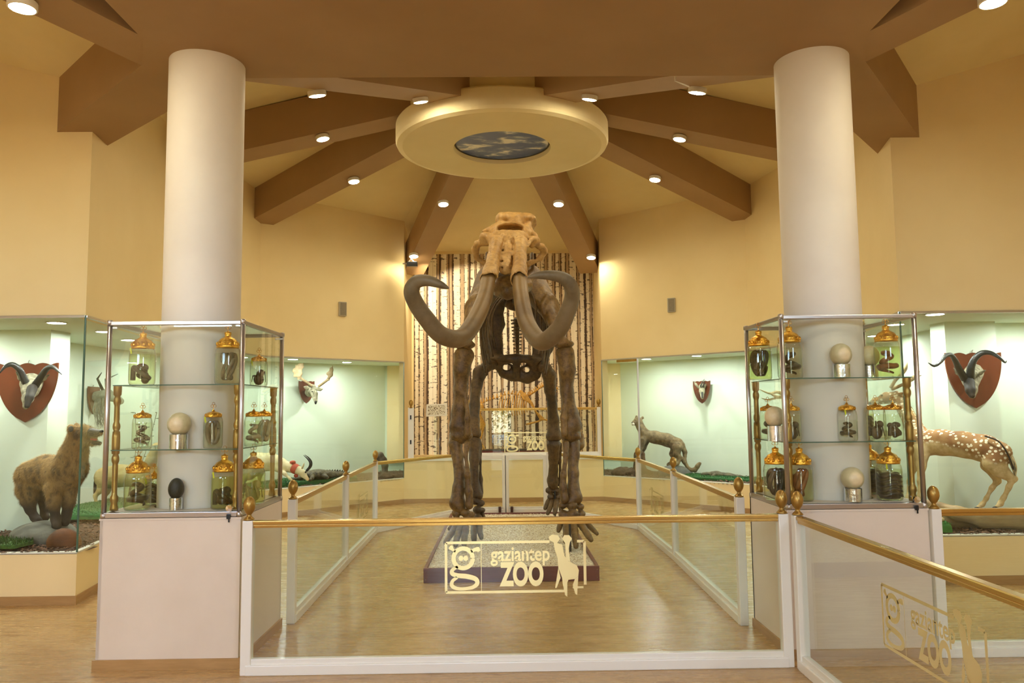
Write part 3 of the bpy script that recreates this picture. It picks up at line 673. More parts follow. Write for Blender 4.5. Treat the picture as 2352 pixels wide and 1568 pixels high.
# ------------------------------------------------------------ the two jar cases round the columns
case_glass = glassy('case_glass', (.965, .985, .965), .8)
def turned(z0, z1):
    L = z1-z0; P_ = [(.024, 0), (.030, .004), (.030, .02), (.022, .045), (.030, .065), (.030, .085), (.020, .10)]
    pr = [(r, z0+z) for r, z in P_]
    def bead(zc): return [(.019, zc-.03), (.027, zc-.012), (.028, zc), (.027, zc+.012), (.019, zc+.03)]
    mid = z0+.42
    pr += [(.0195, z0+.12), (.021, mid-.14)]+bead(mid-.10)+[(.028, mid-.065), (.030, mid-.02), (.030, mid+.04), (.026, mid+.075)]+bead(mid+.105)+[(.021, mid+.15), (.0195, z1-.13)]+bead(z1-.095)+[(.029, z1-.055), (.031, z1-.02), (.031, z1)]
    return [(r*.82, z) for r, z in pr]
def make_case(side, x0, x1, y0, y1, cx):
    z0, z1 = .905, 2.13; ZB = z0-.0005
    pt = thing('pedestal', side+' cream pedestal under the jar case, wrapped round the '+side+' column', 'pedestal', ((x0+x1)/2, (y0+y1)/2, 0), 'pedestals of the jar cases')
    m = MB(); w = .012
    ring = [(x0, x1, y0, y0+.02), (x0, x1, y1-.02, y1), (x0, x0+.02, y0, y1), (x1-.02, x1, y0, y1)]
    for r in ring: m.box(*r, .0, z0)
    m.box(x0-.004, x1+.004, y0-.004, y0+.1, z0-.012, z0); obj('body', m.mesh(), ped_m, pt, True)
    m = MB(); m.box(x0-.014, x1+.014, y0-.014, y0, 0, .06); m.box(x0-.014, x0, y0, y1, 0, .06); m.box(x1, x1+.014, y0, y1, 0, .06); obj('skirting', m.mesh(), bb_m, pt, True)
    t = thing('display_case', side+' glass case with jars and eggs standing on its pedestal', 'display case', ((x0+x1)/2, (y0+y1)/2, z0), 'jar cases round the columns')
    e = .014
    for x, y in ((x0, y0), (x1, y0), (x0, y1), (x1, y1)):
        m = MB(); sx = e if x == x0 else -e; sy = e if y == y0 else -e
        m.tube([(x+sx, y+sy, z0), (x+sx, y+sy, z1)], .0155, 16); m.lathe([(0, z1+.012), (.014, z1+.010), (.019, z1+.002), (.019, z1-.018), (.016, z1-.02)], (x+sx, y+sy, 0), 16)
        m.lathe([(.0165, z0+.03), (.020, z0+.028), (.020, z0), (.0165, z0)], (x+sx, y+sy, 0), 16); obj('corner_post', m.mesh(), alu_m, t, True, smooth=True)
    for nm, z in (('bottom_frame', z0+.018), ('top_frame', z1-.012)):
        m = MB()
        for p, q in (((x0, y0+e), (x1, y0+e)), ((x0, y1-e), (x1, y1-e)), ((x0+e, y0), (x0+e, y1)), ((x1-e, y0), (x1-e, y1))):
            m.bar((p[0], p[1], z), (q[0], q[1], z), .026, .034 if z < 1 else .026, .005)
        obj(nm, m.mesh(), alu_m, t, True)
    for p, q in (((x0, y0+e), (x1, y0+e)), ((x0+e, y0+e), (x0+e, y1)), ((x1-e, y0+e), (x1-e, y1)), ((x0, y1-e), (x1, y1-e))):
        m = MB(); m.bar((p[0], p[1], (z0+z1)/2), (q[0], q[1], (z0+z1)/2), .005, z1-z0-.05); obj('glass_pane', m.mesh(), case_glass, t, True)
    def holed(z, th, mat, nm, hole=.262, xa=x0+.035, xb=x1-.035, ya=y0+.035, yb=y1-.03):
        cy = 5.285; m = MB(); N = 48; out = []; inn = []
        for k in range(N):
            a = 2*pi*(k+.5)/N; c_, s_ = cos(a), sin(a)
            tx = ((xb if c_ > 0 else xa)-cx)/c_ if abs(c_) > 1e-6 else 1e9; ty = ((yb if s_ > 0 else ya)-cy)/s_ if abs(s_) > 1e-6 else 1e9
            r = min(tx, ty); out.append((cx+c_*r, cy+s_*r)); inn.append((cx+c_*hole, cy+s_*hole))
        vs = [(p[0], p[1], z) for p in out+inn]+[(p[0], p[1], z+th) for p in out+inn]; fs = []
        for k in range(N):
            j = (k+1) % N; fs += [(k, j, N+j, N+k), (2*N+k, 3*N+k, 3*N+j, 2*N+j), (k, 2*N+k, 2*N+j, j), (N+k, N+j, 3*N+j, 3*N+k)]
        m.add(vs, fs); return obj(nm, m.mesh(), mat, t, True)
    holed(z0+.036, .004, ped_m, 'floor_board')
    for z in (1.318, 1.725):
        s_ = holed(z, .006, case_glass, 'shelf')
        m = MB(); m.bar((x0+.035, y0+.034, z+.003), (x1-.035, y0+.034, z+.003), .003, .006); m.bar((x0+.034, y0+.035, z+.003), (x0+.034, y1-.03, z+.003), .003, .006); m.bar((x1-.034, y0+.035, z+.003), (x1-.034, y1-.03, z+.003), .003, .006)
        q = obj('shelf_edge', m.mesh(), edge_m, s_); q.data.transform(Matrix.Translation(-wloc(s_)))
    holed(z1-.012, .004, case_glass, 'glass_top', .262)
    for x in (x0+.05, x1-.055):
        for y in (y0+.065, y1-.07):
            m = MB(); m.lathe(turned(z0+.04, 1.7245), (x, y, 0), 20); obj('turned_support', m.mesh(), goldp_m, t, True, smooth=True)
    lx = x1-.07
    m = MB(); m.lathe([(0, .014), (.02, .012), (.022, 0)], (0, 0, 0), 20); me = m.mesh(); me.transform(Matrix.Translation((lx, y0-.001, z0+.055)) @ Matrix.Rotation(pi/2, 4, 'X')); k = obj('lock', me, chrome_m, t, True)
    m = MB(); m.box(lx-.015, lx+.008, y0-.014, y0+.0, z0-.01, z0+.02, .003); m.box(lx-.004, lx+.004, y0-.012, y0-.008, z0-.03, z0-.01); obj('key', m.mesh(), black_m, t, True)
    for x, y in ((x0+.03, y0+.02), (x1-.03, y1-.03)):
        m = MB(); m.box(x-.03, x+.03, y-.006, y+.008, z1-.045, z1-.032, .002); obj('hinge', m.mesh(), alu_m, t, True)
    return t
make_case('left', -2.54, -1.675, 4.92, 5.83, -2.085)
make_case('right', 1.725, 2.61, 4.92, 5.66, 2.155)
Z1, Z2, Z3 = .905+.0405, 1.3245, 1.7315

# ------------------------------------------------------------ specimen jars
liq = {k: glassy('liquid_'+k, c, .25) for k, c in dict(green=(.93, .94, .76), pale=(.96, .97, .90), yellow=(.90, .91, .60), aqua=(.82, .94, .88)).items()}
jar_glass = glassy('jar_glass', (.97, .985, .95), 1.6, 0, .015, (.42, .48, .40))
cap_m = noisy('gilded_lid', (250, 196, 84), (228, 168, 58), 30, .16, .6, metal=1., bs=55)
spec = {'dark': noisy('dark_specimen', (52, 42, 30), (86, 70, 54), 30, .35, .2), 'black': noisy('black_specimen', (24, 20, 18), (44, 36, 28), 30, .35, .2),
        'grey': noisy('grey_specimen', (104, 92, 76), (140, 126, 106), 26, .4, .2), 'red': noisy('red_brown_specimen', (122, 66, 42), (154, 92, 62), 20, .4, .2),
        'pale': noisy('pale_specimen', (170, 158, 124), (196, 184, 150), 20, .5, .1), 'spot': noisy('spotted_specimen', (170, 156, 130), (62, 50, 38), 60, .4, .1, lo=.48, hi=.54)}
tagm = plain('yellow_tag', (206, 210, 40), .6)
def jar(x, y, z, size, spc, lq, style, label, fill=.85, tagged=False):
    big = size == 'big'; R, H = (.080, .245) if big else (.060, .185)
    if size == 'tall': R, H = .060, .21
    t = thing('specimen_jar', label, 'jar', (x, y, z), 'specimen jars in the cases')
    m = MB(); m.lathe([(0, .002), (R*.90, .002), (R*.98, .012), (R, .03), (R, H*.78), (R*.93, H*.90), (R*.80, H*.965), (R*.78, H), (R*.74, H)], n=36); obj('glass', m.mesh(), jar_glass, t, smooth=True)
    if lq:
        m = MB(); r = R*.955; m.lathe([(0, .008), (r*.93, .008), (r, .03), (r, H*.80*fill), (0, H*.80*fill)], n=36); obj('liquid', m.mesh(), liq[lq], t, smooth=False)
    # specimen
    rng = random.Random(hash(label) % 9973 if False else sum(map(ord, label))); m = MB(); rr = R*.86
    if style == 'coil':      # a snake laid in loops up the jar
        w = R*.21; n = 70; turns = 3.2+rng.random(); pts = []; top = H*.70*fill
        for k in range(n):
            u = k/(n-1); a = 2*pi*turns*u+rng.random()*.2; q = (rr-w)*(.72+.28*sin(5.3*u+rng.random()*.15))
            pts.append((q*cos(a), q*sin(a), .012+w+(top-2*w)*(u+.16*sin(9*u))*.9))
        m.tube(pts, [w*(.35+.65*min(1, 8*u, 5*(1-u)+.3)) for u in [k/(n-1) for k in range(n)]], 10)
    elif style == 'loops':
        w = R*.24
        for j in range(4):
            a0 = rng.random()*6; pts = []
            for k in range(22):
                u = k/21; a = a0+u*4.6; q = (rr-w)*(.55+.45*sin(u*7+j)); pts.append((q*cos(a), q*sin(a), .02+w+(H*.62*fill)*(.5-.5*cos(u*2*pi*1.2+j))))
            m.tube(spline(pts, 2), w*.8, 9)
    elif style == 'heap':    # a curled body at the bottom of the jar
        for j in range(9): a = rng.random()*6.28; q = rr*.45*rng.random(); m.blob((q*cos(a), q*sin(a), .03+H*.34*rng.random()*fill), (R*.5, R*.3, R*.34), 2, Matrix.Rotation(rng.random()*6, 3, 'Z'))
        m.tube(spline([(-rr*.7, -rr*.3, .03), (-rr*.6, -rr*.4, H*.45), (-rr*.1, -rr*.6, H*.38), (rr*.5, -rr*.4, H*.25), (rr*.7, 0, .04)], 5), R*.2, 10)
    elif style == 'full':
        m.lathe([(0, .012), (rr*.9, .014), (rr*1.05, .05), (rr*1.07, H*.5), (rr*.9, H*.68), (0, H*.74)], n=24)
        for j in range(5): m.tube([(1.02*rr*cos(a), 1.02*rr*sin(a), .04+j*H*.12+.01*sin(3*a)) for a in np.arange(0, 6.5, .3)], R*.12, 8)
    elif style == 'bat':
        m.blob((0, 0, H*.25), (R*.62, R*.5, H*.22), 2); m.blob((R*.3, -.01, H*.5), (R*.4, R*.35, R*.4), 2)
        for j in range(6):
            a = j*1.05; m.tube([(0, 0, H*.3), (rr*.8*cos(a), rr*.8*sin(a), H*(.35+.25*rng.random())), (rr*.9*cos(a+.4), rr*.9*sin(a+.4), H*.15)], [R*.2, R*.09, R*.04], 7)
    obj('specimen', m.mesh(), spec[spc], t, smooth=True)
    # gilded lid with its wire knot
    if big: pr = [(.0, 0), (R*.86, 0), (R*.90, .006), (R*.86, .016), (R*.84, .022), (R*.78, .040), (R*.62, .058), (R*.34, .070), (R*.26, .076), (R*.24, .086), (R*.28, .090), (R*.26, .104), (R*.14, .106), (.004, .112)]
    else: pr = [(.0, 0), (R*.84, 0), (R*.88, .005), (R*.84, .016), (R*.74, .026), (R*.46, .034), (R*.2, .037), (R*.12, .046), (.004, .05)]
    m = MB(); m.lathe(pr, (0, 0, H-.014), 32)
    for k in range(12 if big else 10):
        a = 2*pi*k/(12 if big else 10); m.blob((R*.80*cos(a), R*.80*sin(a), H-.002+(.014 if big else .002)), (R*.13, R*.13, R*.2), 1)
    lid = obj('lid', m.mesh(), cap_m, t, smooth=True)
    zt = H-.014+pr[-1][1]; m = MB(); q = .013 if big else .011; ph = rng.random()
    m.tube([(0, 0, zt-.004), (0, 0, zt+.014)], .0018, 6)
    for c_ in ((-q*.8, zt+.022), (q*.8, zt+.022), (0, zt+.022+q*1.4)): m.tube([(c_[0]+q*.75*cos(a), .002*sin(2*a), c_[1]+q*.75*sin(a)) for a in np.arange(0, 6.6, .5)], .0014, 5)
    obj('wire_knot', m.mesh(), cap_m, lid)
    if tagged:
        m = MB(); m.plate([(-.004, 0), (.006, .001), (.012, -.035), (.002, -.037)], (-R*.6, -R*.86, H*.95), (1, .1, 0), (0, -.1, 1), .001); obj('tag', m.mesh(), tagm, t)
    return t
def jp(px, py, z): v = atz(px, py, z); return v.x, v.y, z
def front(px, Y, z):
    "stands at distance Y straight behind the photo column px"
    v = at(px, 1000, Y); return v.x, Y, z
J = [ (322, 5.03, Z3, 'big', 'dark', 'green', 'heap', 'big jar with a dark curled specimen, top shelf of the left case, outer end', 1, 1), (519, 5.03, Z3, 'big', 'grey', 'pale', 'loops', 'big jar full of grey snake loops, top shelf of the left case, inner front corner', 1, 0),
      (592, 5.46, Z3, 'small', 'black', 'pale', 'bat', 'small jar with a black specimen, top shelf of the left case, back inner corner', 1, 1),
      (326, 5.04, Z2, 'tall', 'spot', 'pale', 'coil', 'jar with a spotted snake coiled in it, middle shelf of the left case', 1, 0), (489, 5.03, Z2, 'tall', 'grey', 'pale', 'loops', 'jar with a grey snake right of the white egg, middle shelf of the left case', 1, 1),
      (582, 5.22, Z2, 'tall', 'pale', 'pale', 'coil', 'first of two pale jars, middle shelf of the left case, nearer the corner post', 1, 0), (606, 5.42, Z2, 'tall', 'pale', 'pale', 'loops', 'second pale jar on the middle shelf of the left case, nearer the turned support', 1, 0),  # both pale jars stand in for ghostly reflections in the side glass
      (320, 5.02, Z1, 'big', 'dark', 'green', 'coil', 'big jar with dark snake coils at the bottom outer end of the left case', 1, 0), (357, 5.30, Z1, 'small', 'dark', 'green', 'full', 'smaller dark filled jar behind the big coil jar, bottom of the left case', 1, 1),
      (517, 5.02, Z1, 'big', 'black', 'yellow', 'heap', 'big jar of yellow liquid with a black heap, bottom of the left case', 1, 1), (583, 5.30, Z1, 'big', 'pale', 'yellow', 'bat', 'big pale jar with a small animal, bottom inner side of the left case', 1, 0),  # the big pale jar is modelled in place of a glass reflection
      (1751, 5.30, Z3, 'big', 'dark', 'yellow', 'loops', 'big yellow green jar with a snake, back inner corner, top of the right case', 1, 0), (1822, 5.04, Z3, 'big', 'dark', 'pale', 'coil', 'big jar with a brown coiled snake by the corner post, top of the right case', 1, 0),
      (2047, 5.03, Z3, 'big', 'red', 'yellow', 'coil', 'big jar with a reddish brown snake, top shelf of the right case, outer end', 1, 0), (1985, 5.42, Z3, 'tall', 'black', 'aqua', 'bat', 'aqua tinted jar half hidden by the column, top shelf of the right case', 1, 0),
      (1766, 5.38, Z2, 'tall', 'dark', 'pale', 'coil', 'jar at the back inner corner, middle shelf of the right case', 1, 0), (1820, 5.12, Z2, 'tall', 'dark', 'pale', 'bat', 'slim jar behind the gold support, middle shelf of the right case', 1, 1),
      (1948, 5.02, Z2, 'tall', 'dark', 'pale', 'coil', 'jar with a thin dark snake before the column, middle of the right case', .8, 1), (2014, 5.05, Z2, 'tall', 'dark', 'pale', 'bat', 'jar with a dark winged specimen, middle shelf of the right case', 1, 0),
      (2054, 5.02, Z2, 'tall', 'dark', 'pale', 'heap', 'jar with a dark rounded specimen, outermost on the middle shelf of the right case', 1, 0), (1988, 5.45, Z2, 'tall', 'black', 'green', 'full', 'dark filled jar half hidden by the column, middle shelf of the right case', 1, 0),
      (1779, 5.12, Z1, 'big', 'dark', 'pale', 'loops', 'big jar with a dark specimen at the inner side, bottom of the right case', 1, 0), (1834, 4.995+.05, Z1, 'big', 'red', 'green', 'loops', 'big jar with brown snakes just right of the corner post, bottom of the right case', 1, 0),
      (2037, 5.03, Z1, 'big', 'black', 'green', 'full', 'big jar packed with a dark coil and yellow tag, bottom of the right case', 1, 1), (1993, 5.40, Z1, 'big', 'black', 'green', 'full', 'dark jar half hidden by the column, bottom of the right case', 1, 0)]
for px, Y, z, size, sp_, lq, st, lab, fl, tg in J:
    x, y, z = front(px, Y, z); jar(x, y, z, size, sp_, lq, st, lab, fl, tg)
silver_m = noisy('silver_foil', (236, 238, 244), (214, 218, 226), 12, .14, .5, metal=.92, bs=16)
eggw = noisy('ostrich_egg', (226, 210, 170), (214, 196, 154), 30, .35); eggd = noisy('dark_egg', (44, 48, 42), (30, 34, 30), 90, .4, .3)
def egg(px, Y, z, label, cup_h, r, rz, mat):
    x, y, z = front(px, Y, z); t = thing('egg_on_cup', label, 'egg', (x, y, z), 'eggs on metal cups in the cases')
    cr = r*.78
    m = MB(); m.lathe([(0, .001), (cr, .001), (cr, cup_h), (cr*.93, cup_h), (cr*.9, cup_h-.01), (0, cup_h-.012)], n=36); obj('cup', m.mesh(), silver_m, t, smooth=False)
    m = MB(); n = 20; m.lathe([(r*sin(pi*k/n)*(1-.10*cos(pi*k/n)*(-1)*0-.08*(1-cos(pi*k/n))/2*(1 if rz > r*1.15 else 0)), cup_h-.012+rz*.05+rz-rz*cos(pi*k/n)) for k in range(n+1)], n=36); obj('shell', m.mesh(), mat, t, smooth=True)
egg(411, 4.99, Z2, 'white ostrich egg on a crumpled silver cup, middle shelf of the left case', .092, .072, .073, eggw)
egg(408, 4.99, Z1, 'dark green emu egg on a silver cup, bottom of the left case', .075, .050, .066, eggd)
egg(1940, 4.99, Z3, 'white ostrich egg in front of the column, top shelf of the right case', .085, .068, .072, eggw)
egg(2006, 5.20, Z3, 'white ostrich egg between column and outer jar, top shelf of the right case', .085, .066, .072, eggw)
egg(1953, 4.99, Z1, 'white ostrich egg on a silver cup, bottom of the right case', .082, .070, .071, eggw)
egg(1781, 5.10, Z2, 'white ostrich egg on a tall cup, stand-in for a reflection inside the right case', .10, .064, .068, eggw)  # egg and cup added where the glass shows a ghost reflection
# ------------------------------------------------------------ mammoth skeleton on its gravel plinth
def P3(px, py, Y, r=None):
    v = at(px, py, Y); return (v.x, v.y, v.z) if r is None else (v.x, v.y, v.z, r)
def bone_mat(name, a, b, c, rough=.5, fine=.7):
    m = Mt(name, a, rough); f = m.ramp(m.noise(3.5, 6, rough=.62), [(.3, c), (.5, a), (.68, b)])
    g = m.ramp(m.noise(26, 5, rough=.7), [(.35, (150, 140, 128)), (.55, (255, 255, 255))])
    m.col(m.mix(fine, f, g, 'MULTIPLY')); m.bump(m.math('ADD', m.noise(30, 6, rough=.7), m.math('MULTIPLY', m.noise(7, 4), 1.5)), .35, .012); return m.m
skull_m = bone_mat('skull_bone', (190, 148, 84), (208, 168, 104), (158, 116, 60), .5, .45)
bone_m = bone_mat('brown_bone', (112, 84, 40), (138, 106, 54), (84, 60, 27), .45)
dark_m = bone_mat('dark_bone', (88, 66, 32), (112, 86, 44), (64, 47, 22), .5)
tk = Mt('tusk_ivory', (140, 112, 72), .5); tz = tk.N('ShaderNodeSeparateXYZ'); tk.L(tk.coord(), tz.inputs[0]); tr_ = tk.N('ShaderNodeMapRange'); tr_.inputs['From Min'].default_value = -2.3; tr_.inputs['From Max'].default_value = -3.05; tk.L(tz.outputs[1], tr_.inputs[0])
tc = tk.mix(tr_.outputs[0], tk.ramp(tk.noise(4, 5), [(.35, (112, 84, 44)), (.6, (136, 106, 60))]), tk.ramp(tk.noise(6, 5), [(.35, (98, 84, 60)), (.6, (124, 108, 82))])); tk.col(tc); tk.bump(tk.noise(40, 5), .15, .005); tusk_m = tk.m
PLZ = .13
# plinth
pl = thing('display_plinth', 'long low red brown board plinth filled with gravel under the mammoth skeleton', 'plinth', (.02, 9.05, 0))
x0, x1, y0, y1 = -.775, .815, 7.19, 10.95
for r in ((x0, x1, y0, y0+.03), (x0, x1, y1-.03, y1), (x0, x0+.03, y0+.03, y1-.03), (x1-.03, x1, y0+.03, y1-.03)):
    m = MB(); m.box(*r, 0, PLZ, .003); obj('side_board', m.mesh(), noisy('red_brown_board', (112, 54, 44), (98, 44, 36), 4, .4), pl, True)
for x in (x0+.02, x1-.02):
    for z in (.03, .10): m = MB(); m.blob((x, y0-.002, z), (.004, .003, .004), 1); obj('screw', m.mesh(), chrome_m, pl, True)
gm = Mt('gravel', (226, 212, 184), .85); vo = gm.N('ShaderNodeTexVoronoi'); vo.inputs['Scale'].default_value = 62; gm.L(gm.coord(), vo.inputs['Vector'])
gm.col(gm.mix(.5, gm.ramp(vo.outputs['Color'], [(.1, (170, 140, 100)), (.35, (232, 218, 190)), (.8, (246, 238, 220))]), gm.ramp(vo.outputs['Distance'], [(.3, (255, 255, 255)), (.7, (150, 124, 90))]), 'MULTIPLY'))
nx, ny = 106, 248; gx = np.linspace(x0+.03, x1-.03, nx); gy = np.linspace(y0+.03, y1-.03, ny); GX, GY = np.meshgrid(gx, gy, indexing='ij')
GZ = .105+.008*np.random.rand(nx, ny)+.006*np.sin(GX*5)*np.sin(GY*4)
Pg = np.stack([GX.ravel(), GY.ravel(), GZ.ravel()], 1); I_ = np.arange(nx*ny).reshape(nx, ny)
Fg = np.stack([I_[:-1, :-1].ravel(), I_[1:, :-1].ravel(), I_[1:, 1:].ravel(), I_[:-1, 1:].ravel()], 1)
g = obj('gravel', frompy(Pg, Fg), gm.m, pl, True); g['kind'] = 'stuff'
# loose larger pebbles as part of the gravel
m = MB(); rg = random.Random(3)
for k in range(5200):
    x = rg.uniform(x0+.04, x1-.04); y = y0+.04+(y1-y0-.08)*rg.random()**1.5; s = rg.uniform(.005, .0105)
    a = rg.random()*6; ca, sa = cos(a)*s, sin(a)*s; z = .112+.004*rg.random()
    m.add([(x+ca, y+sa, z), (x-sa, y+ca, z), (x-ca, y-sa, z), (x+sa, y-ca, z), (x+ca*.2, y, z+s*.8)], [(0, 1, 4), (1, 2, 4), (2, 3, 4), (3, 0, 4)])
g = obj('pebbles', m.mesh(), noisy('pebble', (240, 230, 208), (206, 184, 148), 9, .8), pl, True); g['kind'] = 'stuff'

mm = thing('mammoth_skeleton', 'mounted mammoth skeleton with long curved tusks standing on the gravel plinth', 'skeleton', (.02, 9.0, PLZ-.02))
NZ = ((.006, 14), (.003, 37))
# skull
s = SDF(); K = .05
s.ell(P3(1184, 522, 8.22), (.185, .30, .15), K).ell(P3(1157, 508, 8.12), (.10, .22, .085), K).ell(P3(1211, 510, 8.12), (.10, .22, .085), K)
s.cap(P3(1152, 500, 8.0), P3(1216, 503, 8.0), .048, k=.03)
s.cap(P3(1150, 516, 7.95), P3(1110, 532, 7.88), .040, .020, k=.04).cap(P3(1216, 520, 7.95), P3(1232, 545, 7.92), .045, .024, k=.04)
s.ell(P3(1170, 555, 7.88), (.20, .20, .10), K).ell(P3(1168, 590, 7.8), (.15, .2, .15), K)
s.ell(P3(1171, 536, 7.90), (.22, .16, .12), .04).ell(P3(1172, 552, 7.78), (.19, .12, .07), .03)
s.cap(P3(1142, 538, 7.74), P3(1200, 540, 7.74), .05, .05, k=.03)
s.ell(P3(1118, 545, 7.74), (.075, .085, .052), .03).ell(P3(1226, 553, 7.76), (.065, .085, .055), .03)
for ch in ([(1122, 556, 7.72, .040), (1098, 560, 7.80, .034), (1091, 572, 7.86, .036), (1095, 590, 7.9, .030), (1116, 606, 7.9, .026)],
           [(1222, 562, 7.74, .036), (1244, 566, 7.86, .030), (1251, 577, 7.92, .032), (1240, 592, 7.95, .030), (1214, 606, 7.9, .028)]):
    s.chain([P3(*q) for q in ch], .025)
for ch in ([(1140, 556, 7.66, .070), (1134, 590, 7.50, .062), (1128, 620, 7.32, .072), (1122, 640, 7.20, .086)],
           [(1197, 556, 7.66, .066), (1194, 590, 7.50, .060), (1194, 620, 7.32, .068), (1193, 641, 7.20, .086)]):
    s.chain([P3(*q) for q in ch], .025)
s.chain([P3(1166, 566, 7.72, .085), P3(1163, 596, 7.56, .078), P3(1160, 618, 7.43, .060)], .02, flat=((0, 1, .5), .55))
for ch in ([(1128, 566, 7.62, .014), (1120, 545, 7.66, .02)], [(1212, 566, 7.6, .014), (1222, 548, 7.68, .02)], [(1150, 560, 7.58, .012), (1155, 540, 7.68, .016)], [(1186, 560, 7.58, .012), (1180, 540, 7.68, .016)],
           [(1143, 552, 7.62, .016), (1130, 600, 7.40, .012), (1118, 632, 7.2, .012)], [(1198, 552, 7.6, .016), (1205, 600, 7.42, .012), (1206, 632, 7.22, .012)]): s.chain([P3(*q) for q in ch], .012)
# openings
s.chain([P3(1139, 533, 7.74, .022), P3(1152, 522, 7.78, .040), P3(1172, 518, 7.79, .050), P3(1193, 522, 7.78, .042), P3(1206, 534, 7.74, .022)], .010, True)
s.ell(P3(1172, 525, 7.82), (.13, .20, .044), .015, True)
s.cap(P3(1166, 548, 7.60), P3(1165, 574, 7.54), .048, .014, .012, True)
s.ell(P3(1234, 519, 7.98), (.065, .20, .088), .015, True).ell(P3(1131, 505, 8.12), (.035, .16, .05), .02, True)
s.ell(P3(1106, 580, 7.86), (.026, .2, .05), .015, True).ell(P3(1228, 582, 7.86), (.034, .2, .055), .015, True)
for x in (1122, 1193): s.cap(P3(x, 652, 7.10), P3(x+2, 636, 7.26), .079, .074, .008, True); s.ell(P3(x, 624, 7.225), (.008, .03, .008), .003, True)
s.chain([P3(1156, 575, 7.60, .010), P3(1152, 640, 7.30, .012)], .01, True).chain([P3(1176, 575, 7.60, .010), P3(1172, 640, 7.30, .012)], .01, True)
s.cap(P3(1158, 548, 7.60), P3(1140, 556, 7.57), .005, .003, .006, True).cap(P3(1176, 548, 7.60), P3(1198, 556, 7.57), .005, .003, .006, True)
sk_ = obj('skull', s.mesh(.0085, ((.006, 21), (.004, 47), (.002, 95))), skull_m, mm, True, True)
# mandible
s = SDF(); s.chain([P3(1124, 630, 7.95, .05), P3(1130, 655, 7.66, .065), P3(1150, 664, 7.48, .07), P3(1167, 668, 7.42, .075), P3(1186, 664, 7.48, .07), P3(1206, 655, 7.66, .065), P3(1216, 630, 7.95, .05)], .05)
s.ell(P3(1168, 650, 7.5), (.13, .1, .08), .04)
for x in (1118, 1222): s.cap(P3(x, 632, 7.98), P3(x, 585, 8.05), .06, .035, .03, flat=((1, .2, 0), .5))
obj('mandible', s.mesh(.012, NZ), bone_m, mm, True, True)
# tusks
for side, pts in (('left', [(1122, 638, 7.25, .066), (1120, 646, 7.19, .070), (1114, 681, 6.98, .071), (1098, 722, 6.72, .074), (1074, 762, 6.5, .075), (1050, 778, 6.38, .075), (1012, 768, 6.25, .072), (978, 730, 6.15, .068), (955, 696, 6.08, .065), (945, 668, 6.0, .061), (956, 648, 5.96, .053), (980, 644, 5.92, .044), (1008, 652, 5.9, .031), (1024, 659, 5.9, .018), (1031, 662, 5.9, .006)]),
                  ('right', [(1194, 638, 7.25, .066), (1194, 646, 7.19, .070), (1197, 681, 6.98, .071), (1208, 735, 6.72, .074), (1228, 772, 6.5, .075), (1250, 784, 6.38, .075), (1284, 755, 6.25, .072), (1303, 718, 6.15, .066), (1314, 682, 6.08, .062), (1310, 655, 6.0, .056), (1292, 638, 5.96, .048), (1262, 632, 5.92, .038), (1235, 632, 5.9, .027), (1218, 635, 5.9, .015), (1212, 637, 5.9, .006)])):
    m = MB(); sp_ = spline([P3(*q) for q in pts], 7); m.tube([p[:3] for p in sp_], [p[3] for p in sp_], 28)
    obj('tusk', m.mesh(), tusk_m, mm, True, True)
# scapulae
for side in (0, 1):
    s = SDF(); n = ((1, .75, 0) if side == 0 else (-1, .75, 0))
    tp, md, bt_ = (((1118, 655, 8.95), (1088, 715, 8.7), (1068, 792, 8.4)), ((1226, 655, 8.95), (1268, 715, 8.7), (1294, 790, 8.4)))[side]
    s.cap(P3(*tp), P3(*md), .24, .17, .05, flat=(n, .13)).cap(P3(*md), P3(*bt_), .16, .085, .05, flat=(n, .22))
    a = P3(tp[0]+(-8 if side == 0 else 10), tp[1], tp[2]-.12); b = P3(bt_[0]+(-3 if side == 0 else 3), bt_[1]-10, bt_[2]-.06)
    s.cap(a, b, .022, .032, .03); s.ell(P3(*bt_), (.12, .10, .05), .03)
    obj('scapula', s.mesh(.014, NZ), bone_m, mm, True, True)
def legbone(name, chains, mat=None, ells=(), subs=(), h=.0125, k=.035, flat=None):
    s = SDF()
    for ch in chains: s.chain([P3(*q) for q in ch], k)
    for e in ells: s.ell(P3(*e[0]), e[1], .03)
    for e in subs: s.cap(P3(*e[0]), P3(*e[1]), e[2], k=.02, sub=True)
    return obj(name, s.mesh(h, NZ), mat or bone_m, mm, True, True)
# front legs
legbone('humerus', [[(1066, 818, 8.42, .112), (1060, 850, 8.42, .088), (1058, 895, 8.45, .072), (1056, 940, 8.48, .078), (1054, 978, 8.5, .098), (1060, 1000, 8.5, .088)], [(1050, 975, 8.48, .06), (1046, 950, 8.5, .045)], [(1070, 905, 8.4, .02), (1074, 960, 8.36, .03), (1074, 996, 8.38, .04)]],
        ells=[((1048, 1000, 8.5), (.06, .09, .05)), ((1074, 1000, 8.5), (.055, .09, .05))])
legbone('humerus', [[(1298, 812, 8.42, .105), (1302, 850, 8.42, .088), (1302, 900, 8.45, .073), (1308, 945, 8.48, .080), (1314, 978, 8.5, .098), (1310, 1000, 8.5, .085)], [(1322, 970, 8.48, .05), (1320, 945, 8.5, .04)], [(1300, 905, 8.4, .02), (1294, 960, 8.38, .032), (1296, 996, 8.38, .04)]],
        ells=[((1300, 1000, 8.5), (.055, .09, .05)), ((1324, 1000, 8.5), (.055, .09, .05))])
legbone('ulna', [[(1046, 1018, 8.52, .075), (1050, 1045, 8.5, .06), (1056, 1085, 8.45, .058), (1054, 1120, 8.42, .064), (1050, 1155, 8.40, .078), (1056, 1168, 8.38, .06)], [(1046, 1022, 8.62, .07), (1042, 1000, 8.68, .05)]])
